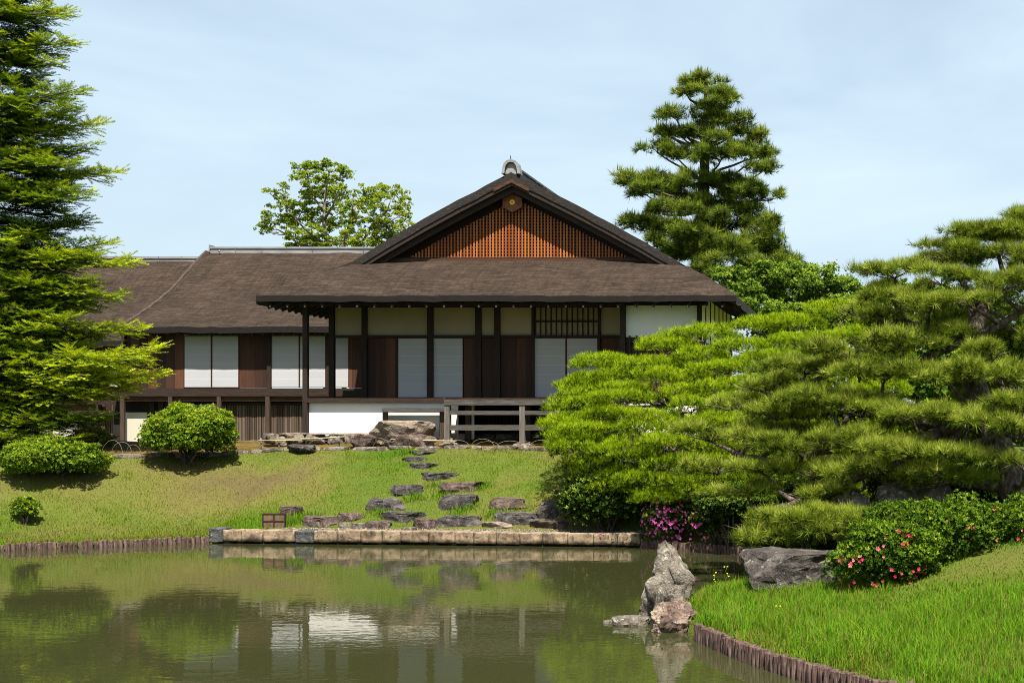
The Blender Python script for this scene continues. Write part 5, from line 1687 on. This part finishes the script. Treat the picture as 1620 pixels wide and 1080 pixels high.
c3 = [(px, py, random.uniform(28, 40), random.uniform(16, 24)) for px, py in ((1190, 440), (1225, 432), (1262, 428), (1300, 440), (1330, 455), (1355, 480), (1175, 468), (1210, 465), (1250, 462), (1290, 468), (1320, 490), (1200, 495), (1240, 495), (1280, 500), (1170, 500), (1220, 525), (1260, 530), (1310, 525), (1350, 520), (1280, 560), (1230, 570), (1160, 440), (1380, 500), (1330, 570))]
clump_tree(t3, c3, lambda a, c: (a, c), d3, 1.2, [np.array((X(1260, d3), d3, 1.9)), P(1255, 600, d3), P(1258, 530, d3), P(1260, 480, d3)], 0.10, 0.08, 'broad', 'bark', ROS, 1.15, 0.62, 6000, 0.12, None, 22, 0.72)
# evergreen hedge mass further right and left, behind everything
for i, (px, d_, lb) in enumerate(((1420, 60, 'dark broadleaf tree glimpsed behind the top of the near pine'), (1560, 58, 'dark broadleaf tree behind the near pine at the right edge'))):
    rt = thing('broadleaf_tree', (X(px, d_), d_, 2.2), lb, 'tree')
    cl = [(px + random.uniform(-105, 105), random.uniform(475, 690), 42, 28) for _ in range(26)]
    clump_tree(rt, cl, lambda a, c: (a, c), d_, 1.5, [np.array((X(px, d_), d_, 1.9)), P(px, 620, d_), P(px, 540, d_)], 0.26, 0.2, 'broad', 'bark', ROS7, 1.0, 0.35, 6500 + i * 300, 0.22)


# --- fir at the left edge
def shoot_template(n_=11, seed=0):
    r = np.random.default_rng(seed)
    V, Fa, t = [], [], []
    V += [(-0.02, 0, 0), (0.02, 0, 0), (0, 0, 0.95)]; Fa.append((0, 1, 2)); t += [-0.2, -0.2, -0.1]
    for i in range(n_):
        z = 0.08 + 0.9 * i / (n_ - 1)
        for s in (-1, 1):
            L = 0.30 * (1 - 0.45 * abs(z - 0.45)) * r.uniform(0.85, 1.15)
            el = r.uniform(0.1, 0.75)
            d = unit(np.array((s * math.cos(el), math.sin(el), 0.65)))
            k = len(V)
            V += [(0, 0, z - 0.045), (0, 0, z + 0.045), tuple(np.array((0, 0, z)) + d * L)]
            Fa.append((k, k + 1, k + 2)); t += [-0.05, -0.05, 0.1 + 0.12 * (z - 0.5)]
    return np.array(V, float), np.array(Fa), np.array(t)


SH = [shoot_template(10, k) for k in range(3)]
fd = 38.6
fx0 = X(-25, fd)
fir = thing('fir_tree', (fx0, fd, gz(fx0, fd)), 'tall fir with yellow-green branch tips filling the left edge', 'tree')
G, B = Geo(), Geo()
zb0 = gz(fx0, fd)
B.tube(np.array([(fx0, fd, zb0 - 0.3), (fx0 + 0.05, fd, 6), (fx0, fd, 12), (fx0 - 0.03, fd, 17), (fx0, fd, 20.5)]), [0.38, 0.32, 0.22, 0.12, 0.03], 10)
SP, SD, ST, SS = [], [], [], []


def fir_branch(z0, az, L, rise, fresh):
    """A flat spray: axis, side twigs both sides, shoots along the twigs."""
    dirh = np.array((math.cos(az), math.sin(az), 0.0)); side = np.array((-dirh[1], dirh[0], 0.0))
    o_ = np.array((fx0, fd, z0))
    n_ = max(4, int(L / 0.3))
    ax = [o_ + dirh * L * t + np.array((0, 0, rise * t + L * 0.10 * (t * t - t) * 1.6)) for t in np.linspace(0, 1, n_ + 1)]
    B.tube(np.array(ax), np.linspace(0.018 + L * 0.011, 0.008, n_ + 1), 5)
    s = L * 0.2
    while s < L:
        t = s / L
        c = o_ + dirh * s + np.array((0, 0, rise * t + L * 0.16 * (t * t - t)))
        for sd in (-1, 1):
            tl = min(0.22 + (L - s) * 0.42, 1.25) * random.uniform(0.7, 1.1)
            an = random.uniform(0.75, 1.05)
            td = unit(dirh * math.cos(an) + side * sd * math.sin(an) + np.array((0, 0, random.uniform(-0.42, 0.3))))
            if tl > 0.5:
                B.tube(np.array([c, c + td * tl * 0.6, c + td * tl]), [0.009, 0.006, 0.003], 3)
            q = 0.1
            while q < tl:
                p = c + td * q + np.array((0, 0, 0.06 * (q / tl) ** 2 - 0.03))
                f = q / tl
                for s2 in (-1, 1):
                    if random.random() < 0.12: continue
                    perp = np.cross(td, (0, 0, 1.0))
                    SD.append(unit(td * 0.75 + perp * s2 * 0.65 + np.array((0, 0, random.uniform(-0.15, 0.5)))))
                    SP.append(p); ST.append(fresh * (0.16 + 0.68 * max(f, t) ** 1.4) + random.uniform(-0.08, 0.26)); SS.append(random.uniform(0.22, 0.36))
                q += 0.125
            SP.append(c + td * tl * 0.96); SD.append(unit(td + np.array((0, 0, 0.12)))); ST.append(fresh * 0.8); SS.append(0.26)
        s += 0.135
    SP.append(ax[-1]); SD.append(unit(ax[-1] - ax[-2])); ST.append(fresh * 0.9); SS.append(0.3)


tips = [(105, 18, 0.9), (115, 66, 0.9), (125, 140, 0.75), (108, 172, 0.7), (163, 195, 0.95), (140, 228, 0.7), (184, 272, 0.95), (132, 305, 0.7), (105, 352, 0.6), (172, 383, 0.9), (207, 412, 1.0), (150, 445, 0.7), (190, 465, 0.8), (222, 520, 1.05), (246, 548, 1.05), (252, 588, 1.1), (205, 612, 1.0), (150, 622, 0.9), (95, 590, 1.0), (112, 500, 0.8), (60, 455, 0.95), (70, 120, 0.8), (60, 240, 0.8), (95, 650, 0.9), (160, 655, 0.6), (60, 555, 1.1), (40, 605, 1.1), (80, 625, 1.1), (120, 690, 0.7), (60, 690, 0.9), (25, 650, 1.0), (170, 560, 1.0), (130, 540, 0.9), (175, 595, 1.0), (30, 500, 0.9), (20, 690, 0.9), (50, 668, 0.9), (95, 668, 0.8), (5, 640, 1.0), (85, 95, 0.9), (95, 215, 0.9), (110, 255, 0.8), (90, 290, 0.9), (120, 400, 0.9), (140, 350, 0.6), (135, 480, 0.8)]
for px, py, fr in tips:
    d_ = fd + random.uniform(-1.2, 0.4)
    t_ = P(px, py, d_)
    v_ = t_ - np.array((fx0, fd, 0)); L = math.hypot(v_[0], v_[1])
    rise = random.uniform(-0.12, 0.1) * L
    fir_branch(t_[2] - rise, math.atan2(v_[1], v_[0]), L, rise, fr)
z = 3.4
while z < 20:
    Lm = np.interp(z, [3.2, 5, 9, 14, 20.3], [3.9, 4.2, 3.2, 2.1, 0.15])
    a0 = random.uniform(0, 6.28)
    for j in range(4 if z < 14.5 else 3):
        az = a0 + j * (6.28 / 4) + random.uniform(-0.4, 0.4)
        if math.cos(az) < -0.35 and random.random() < 0.5: continue
        L = Lm * random.uniform(0.42, 0.74) * (0.75 if z < 5 else 1)
        fir_branch(z + random.uniform(-0.1, 0.1), az, L, random.uniform(-0.22, 0.05) * L, random.uniform(0.35, 0.9) * (0.6 if z > 8 else 1.0))
    z += 0.3
SP, SD, ST, SS = np.array(SP), np.array(SD), np.array(ST), np.array(SS)
zax = SD
up = np.array((0, 0, 1.0)) + rng.normal(size=SD.shape) * 0.2
xax = unit(np.cross(up, zax)); yax = np.cross(zax, xax)
Rm = np.stack([xax, yax, zax], -1)
w = rng.integers(0, 3, len(SP))
for k in range(3):
    q_ = w == k
    scatter(G, SH[k][0], SH[k][1], SP[q_], Rm[q_], SS[q_], ST[q_], SH[k][2])
print('fir shoots', len(SP))
B.build('trunk', 'bark', fir, smooth=True)
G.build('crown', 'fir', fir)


# --- shrubs
def shrub(name, label, px, py, w_, h_, mat, seed, d=None, deep=0.9, size=0.075, spacing=0.05, tint0=0.5, bottom=0.15, blossoms=None, lobes=9, temps=ROS, base_px=None, cat='shrub', group=None, irregular=0.06):
    if d is None:
        bx0, d, bz0 = ground_hit(px if base_px is None else base_px[0], (py + h_ * 0.36) if base_px is None else base_px[1])
        d -= 0.0
    s = F / d
    cx_, rx, rz = X(px, d), w_ / s / 2, h_ / s / 2
    ry = rx * deep
    cz_ = Z(py, d)
    gb = gz(cx_, d)
    root = thing(name, (cx_, d, gb), label, cat, group)
    G, B, K = Geo(), Geo(), Geo()
    r = np.random.default_rng(seed)
    cl = [((0, 0, 0), 0.82)]
    for i in range(lobes * 3):
        u = unit(r.normal(size=3)); u[2] = abs(u[2]) if r.random() < 0.75 else u[2] * 0.5
        cl.append((tuple(u * r.uniform(0.5, 0.62 + irregular)), r.uniform(0.30 - irregular * 0.3, 0.46)))
    for i in range(16):
        u = unit(r.normal(size=3)); u[2] = abs(u[2])
        cl.append((tuple(u * r.uniform(0.88, 1.0)), r.uniform(0.07, 0.15)))
    for i, (o_, f) in enumerate(cl):
        c = np.array((cx_, d, cz_)) + np.array(o_) * np.array((rx, ry, rz))
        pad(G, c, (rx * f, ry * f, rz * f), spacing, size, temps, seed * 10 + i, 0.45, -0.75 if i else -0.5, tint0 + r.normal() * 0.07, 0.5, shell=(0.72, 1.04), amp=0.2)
    for i in range(7):
        e = np.array((cx_, d, cz_)) + np.array((r.uniform(-0.6, 0.6) * rx, r.uniform(-0.6, 0.6) * ry, r.uniform(-0.3, 0.3) * rz))
        B.tube(curve((cx_ + r.uniform(-0.1, 0.1), d + r.uniform(-0.1, 0.1), gb - 0.15), e, (0, 0, 0.05), 5, seed + i), [0.035, 0.03, 0.024, 0.018, 0.01], 5)
    B.build('stems', 'bark', root)
    G.build('leaves', mat, root)
    if blossoms:
        cnt, bm_, bs, zones = blossoms
        pts = []
        while len(pts) < cnt:
            u = unit(r.normal(size=3))
            if u[1] > 0.35 and r.random() < 0.85: continue
            zx, zz = u[0], u[2]
            dens = max(math.exp(-(((zx - a) / sa) ** 2 + ((zz - c_) / sc) ** 2)) for a, c_, sa, sc in zones)
            if r.random() < dens:
                pts.append((u, 1.0))
        u = np.array([p for p, _ in pts])
        pos = np.array((cx_, d, cz_)) + u * np.array((rx, ry, rz)) * r.uniform(0.98, 1.08, (len(u), 1))
        T, Fa, tt = BLOOM
        scatter(K, T, Fa, pos, frames(unit(u + np.array((0, -0.3, 0.25)) + r.normal(size=u.shape) * 0.35)), r.uniform(0.5, 1.3, len(u)) * bs, r.random(len(u)) ** 1.3, tt)
        k_ = K.build('blossoms', bm_, root)
        if cnt > 100: k_['kind'] = 'stuff'
    return root


def bloom_template():
    V, Fa, t = [], [], []
    for i in range(5):
        a = 2 * np.pi * i / 5
        d = np.array((math.cos(a), math.sin(a), 0.42)); s = np.array((-math.sin(a), math.cos(a), 0))
        k = len(V)
        V += [(0, 0, 0), tuple(d * 0.6 + s * 0.34), tuple(d * 1.0), tuple(d * 0.6 - s * 0.34)]
        Fa += [(k, k + 1, k + 2), (k, k + 2, k + 3)]; t += [-0.2, 0, 0.1, 0]
    return np.array(V), np.array(Fa), np.array(t)


BLOOM = bloom_template()
shrub('clipped_shrub', 'round clipped green shrub in front of the slatted screen on the bank', 300, 693, 152, 106, 'azalea', 31, base_px=(300, 733), size=0.066, spacing=0.052, tint0=0.62)
shrub('clipped_shrub', 'wide low clipped shrub at the top of the bank below the fir', 86, 730, 160, 76, 'azalea', 32, base_px=(95, 752), size=0.066, spacing=0.052, tint0=0.56)
shrub('small_shrub', 'small round shrub low on the bank near the log stakes', 40, 807, 44, 46, 'azalea', 33, base_px=(38, 826), size=0.06, spacing=0.06, lobes=6, tint0=0.5)
shrub('red_tipped_shrub', 'loose shrub with reddish leaf tips behind the wide low clipped one', 146, 702, 72, 52, 'red_tips', 34, d=38.6, size=0.10, spacing=0.10, lobes=8, tint0=0.62)
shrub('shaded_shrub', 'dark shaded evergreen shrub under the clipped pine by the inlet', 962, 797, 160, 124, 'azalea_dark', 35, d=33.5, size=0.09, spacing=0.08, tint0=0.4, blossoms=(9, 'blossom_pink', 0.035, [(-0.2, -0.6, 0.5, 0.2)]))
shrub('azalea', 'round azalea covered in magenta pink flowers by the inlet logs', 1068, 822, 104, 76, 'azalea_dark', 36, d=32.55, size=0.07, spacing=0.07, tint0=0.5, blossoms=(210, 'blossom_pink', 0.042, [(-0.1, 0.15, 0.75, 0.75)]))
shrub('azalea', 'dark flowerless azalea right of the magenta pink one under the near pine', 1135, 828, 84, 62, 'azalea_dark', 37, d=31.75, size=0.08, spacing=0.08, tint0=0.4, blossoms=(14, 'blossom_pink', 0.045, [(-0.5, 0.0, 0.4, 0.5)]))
shrub('azalea', 'broad azalea with scattered red flowers beside the big flat-topped rock', 1408, 886, 184, 124, 'azalea', 41, d=20.75, size=0.058, spacing=0.052, tint0=0.27, deep=0.75, lobes=12, irregular=0.2, blossoms=(60, 'blossom_red', 0.032, [(-0.62, 0.05, 0.16, 0.16), (-0.15, 0.12, 0.2, 0.12), (0.3, -0.3, 0.3, 0.2), (-0.5, -0.45, 0.3, 0.12), (0.2, 0.55, 0.3, 0.2)]))
shrub('azalea', 'azalea mound with few pink flowers behind the red-flowered one', 1510, 848, 200, 122, 'azalea', 42, d=21.5, size=0.058, spacing=0.054, tint0=0.25, deep=0.8, lobes=12, irregular=0.2, blossoms=(26, 'blossom_red', 0.025, [(0, 0.1, 0.8, 0.6)]))
shrub('azalea', 'dark azalea mound at the right edge below the pine trunk', 1622, 850, 170, 116, 'azalea', 43, d=21.6, size=0.058, spacing=0.054, tint0=0.22, deep=0.8, lobes=10, irregular=0.2, blossoms=(10, 'blossom_red', 0.027, [(-0.4, 0.1, 0.6, 0.5)]))
shrub('azalea', 'small dark azalea filling the gap above the red-flowered one under the pine', 1445, 830, 150, 76, 'azalea', 44, d=22.4, size=0.05, spacing=0.045, tint0=0.2, irregular=0.2, blossoms=(8, 'blossom_red', 0.025, [(0, 0.2, 0.7, 0.5)]))
# low cover under the near pine, behind the rock
for i, (px, py, w_, h_, d_, lb) in enumerate(((1240, 850, 130, 52, 30.7, 'low dark shrub at the water under the lowest pine branch'), (1330, 862, 110, 60, 25.8, 'low dark shrub behind the big flat-topped rock'), (1160, 800, 130, 70, 31.2, 'dark shrub in deep shade below the middle of the near pine'), (1290, 790, 150, 80, 28.5, 'dark shrub in deep shade left of the three pale rocks'), (1570, 775, 170, 90, 27.2, 'added dark shrub filling the shade behind the leaning trunk of the near pine'), (1440, 772, 150, 80, 27.6, 'added dark shrub filling the shade behind the three pale rocks under the near pine'))):
    shrub('shaded_shrub', lb, px, py, w_, h_, 'azalea_dark', 50 + i, d=d_, size=0.085, spacing=0.085, tint0=0.35)  # last two are added, dark fill standing in for shade


# --- grass
def blades(name, x, y, L, wdt, tint, mat='grass', lean=0.35, seg=2):
    n_ = len(x)
    z = height(x, y)
    p0 = np.stack([x, y, z - 0.01], -1)
    th = rng.uniform(0, 2 * np.pi, n_)
    s = np.stack([np.cos(th), np.sin(th), np.zeros(n_)], -1)
    ln = np.stack([-np.sin(th), np.cos(th), np.zeros(n_)], -1) * rng.uniform(0.05, lean, n_)[:, None] + rng.normal(size=(n_, 3)) * 0.1
    up = np.array((0, 0, 1.0))
    L = L[:, None]; wd = np.broadcast_to(np.asarray(wdt, float), (n_,))[:, None]
    if seg == 1:
        V = np.stack([p0 - s * wd / 2, p0 + s * wd / 2, p0 + (up + ln) * L], 1).reshape(-1, 3)
        Fa = np.arange(n_ * 3).reshape(-1, 3); k = 3
    else:
        mid = p0 + (up + ln * 0.35) * L * 0.58
        tip = p0 + (up * 0.93 + ln * 1.3) * L
        V = np.stack([p0 - s * wd / 2, p0 + s * wd / 2, mid - s * wd * 0.4, mid + s * wd * 0.4, tip], 1).reshape(-1, 3)
        f = np.array([(0, 1, 3), (0, 3, 2), (2, 3, 4)])
        Fa = (np.arange(n_)[:, None, None] * 5 + f[None]).reshape(-1, 3); k = 5
    o = link_mesh(name, V, Fa, mat, tint=np.repeat(np.clip(tint, 0, 1), k))
    o['kind'] = 'stuff'
    return o


# lawn on the bank
n_ = 520000
x = rng.uniform(-25, -4.0, n_); y = rng.uniform(30.5, 40, n_)
dn = dist_poly(x, y, NORTH)
edge = 5.02
ok = (~inside(x, y, POND)) & (dn < edge) & (dn > np.where(x > -13.8, 0.72, np.where(x > -15.2, 0.42, 0.13))) & (dist_poly(x, y, EAST) > dn)
x, y, dn = x[ok], y[ok], dn[ok]
lu = lushness(x, y)
cl = fbm(x * 2.2, y * 2.2, 60, 3)
ok = rng.random(len(x)) < np.clip(0.12 + 0.75 * lu, 0, 1)
x, y, dn, lu, cl = x[ok], y[ok], dn[ok], lu[ok], cl[ok]
long_ = np.exp(-dn / 0.9) * (x < -13.6) + 0.25 * (cl > 0.58)
L = 0.028 + 0.03 * rng.random(len(x)) + 0.11 * long_ * rng.uniform(0.4, 1.1, len(x)) * np.clip(lu * 1.6, 0.2, 1)
g1 = blades('lawn_grass', x, y, L, 0.011 + 0.004 * long_, np.clip(lu * 0.85 + 0.02 + 0.85 * (cl - 0.5) + rng.normal(size=len(x)) * 0.13, 0, 1), mat='lawn', seg=1, lean=0.8)
g1['label'] = 'short patchy yellow-green lawn on the bank'
# longer tufts round the stones
xs_, ys_ = [], []
for (px, py, r_, c_) in ((482, 822, 0.35, 700), (455, 828, 0.3, 350), (641, 718, 0.25, 160), (760, 772, 0.3, 300), (700, 786, 0.3, 220), (735, 808, 0.35, 320), (600, 812, 0.3, 240), (655, 790, 0.3, 250), (826, 808, 0.35, 260), (690, 770, 0.3, 200), (780, 815, 0.3, 240)):
    a, c, _ = ground_hit(px, py)
    xs_.append(a + rng.normal(size=c_) * r_ * 0.55); ys_.append(c + rng.normal(size=c_) * r_ * 0.4)
x, y = np.concatenate(xs_), np.concatenate(ys_)
ok = ~inside(x, y, POND); x, y = x[ok], y[ok]
g1b = blades('lawn_grass_tufts', x, y, rng.uniform(0.06, 0.2, len(x)), 0.012, 0.62 + rng.normal(size=len(x)) * 0.12, seg=2, lean=0.5)
g1b['label'] = 'longer green grass tufts round the stepping stones'
# the grassy point
n_ = 360000
x = rng.uniform(-4.0, 7.5, n_); y = rng.uniform(12.5, 29, n_)
de = dist_poly(x, y, EAST); dn = dist_poly(x, y, NORTH)
ok = (~inside(x, y, POND)) & (de > 0.13) & (de < dn + 0.5) & (x < 6.5)
x, y, de = x[ok], y[ok], de[ok]
lu = lushness(x, y)
cl = fbm(x * 1.5, y * 1.5, 70, 3); cl2 = fbm(x * 5, y * 5, 75, 2)
shade = np.exp(-(((x - 1.6) / 2.3) ** 2 + ((y - 20.6) / 1.9) ** 2))  # dry spot where the grass is shorter and sparser
ok = rng.random(len(x)) < np.clip(0.35 + 1.0 * lu - 0.1 * shade, 0.35, 1)
x, y, de, lu, cl, cl2, shade = x[ok], y[ok], de[ok], lu[ok], cl[ok], cl2[ok], shade[ok]
L = (0.05 + 0.13 * rng.random(len(x)) ** 1.4 * (0.5 + 1.1 * cl2) + 0.10 * (cl - 0.35)) * np.clip(lu * 1.35, 0.25, 1) * (1 - 0.6 * shade) * (0.6 + 0.4 * np.clip(de / 0.5, 0, 1))
L = np.clip(L * 0.85 * (0.65 + 1.3 * fbm(x * 0.9, y * 0.9, 77, 2) * rng.uniform(0.6, 1.25, len(x))), 0.018, 0.4)
tint = 0.34 + 0.48 * lu + 0.5 * (cl - 0.5) + rng.normal(size=len(x)) * 0.12 - 0.22 * np.exp(-de / 0.3)
tint = np.where(rng.random(len(x)) < 0.17, 0.08 + 0.15 * rng.random(len(x)), tint)
g2 = blades('long_grass', x, y, L, 0.0085, tint, seg=2, lean=0.75)
g2['label'] = 'lush long grass on the near point'
# broad iris-like blades standing in the long grass, ferny tufts under the azalea
def sword_plant(px, py, label, cnt, ln, wdt, mat='grass', tint=0.7, spread=0.1, lean=0.5):
    a, c, z = ground_hit(px, py)
    root = thing('grass_clump', (a, c, z), label, 'plant')
    G = Geo()
    for i in range(cnt):
        th = random.uniform(0, 6.28); L = ln * random.uniform(0.6, 1.1); out = np.array((math.cos(th), math.sin(th), 0))
        b0 = np.array((a, c, z - 0.02)) + out * random.uniform(0, spread); s = np.array((-out[1], out[0], 0)) * wdt / 2
        k1 = lean * random.uniform(0.2, 1.0)
        pts = [b0 + out * k1 * L * t * t + np.array((0, 0, L * t * (1 - 0.35 * k1 * t))) for t in (0, 0.35, 0.7, 1)]
        V = np.array([pts[0] - s, pts[0] + s, pts[1] - s, pts[1] + s, pts[2] - s * 0.7, pts[2] + s * 0.7, pts[3]])
        G.add(V, np.array([(0, 1, 3), (0, 3, 2), (2, 3, 5), (2, 5, 4), (4, 5, 6)]), np.full(7, tint + random.uniform(-0.1, 0.1)))
    G.build('blades', mat, root)


sword_plant(1465, 1010, 'clump of tall upright blades standing in the long grass', 12, 0.42, 0.012, tint=0.6, lean=0.25)
sword_plant(1485, 1045, 'wide arching grass clump below the tall upright blades', 26, 0.3, 0.01, tint=0.62, lean=0.9)
sword_plant(1398, 940, 'fine feathery tuft hanging under the red-flowered azalea', 40, 0.26, 0.008, tint=0.6, lean=1.1)
sword_plant(1116, 990, 'broad-leaved clump beside the rounded brown-topped rock', 16, 0.26, 0.022, tint=0.72, lean=0.7)
sword_plant(1340, 1008, 'short pair of broad upright leaves in the long grass', 6, 0.22, 0.02, tint=0.85, lean=0.4)
for i, (px, py, lb) in enumerate(((1126, 936, 'tall yellow flower stalk leaning at the back of the grassy point'), (1140, 926, 'tallest yellow flower stalk near the pointed rock'), (1240, 962, 'single low yellow flower in the middle of the grass'))):
    a, c, z = ground_hit(px, py + 14)
    root = thing('yellow_wildflower', (a, c, z), lb, 'flower', 'yellow wildflowers')
    Gs = Geo()
    for j in range(2 if i < 2 else 1):
        h = random.uniform(0.26, 0.42) if i < 2 else 0.16
        tip = np.array((a + random.uniform(-0.12, 0.12), c, z + h))
        Gs.tube(curve((a, c, z), tip, (0.05, 0, 0), 5, 70 + i * 5 + j), 0.004, 4)
        for e in range(2):
            Gb = Geo()
            scatter(Gb, BLOOM[0], BLOOM[1], (tip + rng.normal(size=3) * 0.02)[None], frames(unit(np.array([[rng.normal() * 0.3, -0.5, 0.8]]))), [0.016], np.array([0.5]), BLOOM[2])
            Gb.build('flower_head', 'blossom_yellow', root)
    Gs.T = [np.full_like(t, 0.7) for t in Gs.T]
    Gs.build('stalk', 'grass', root)
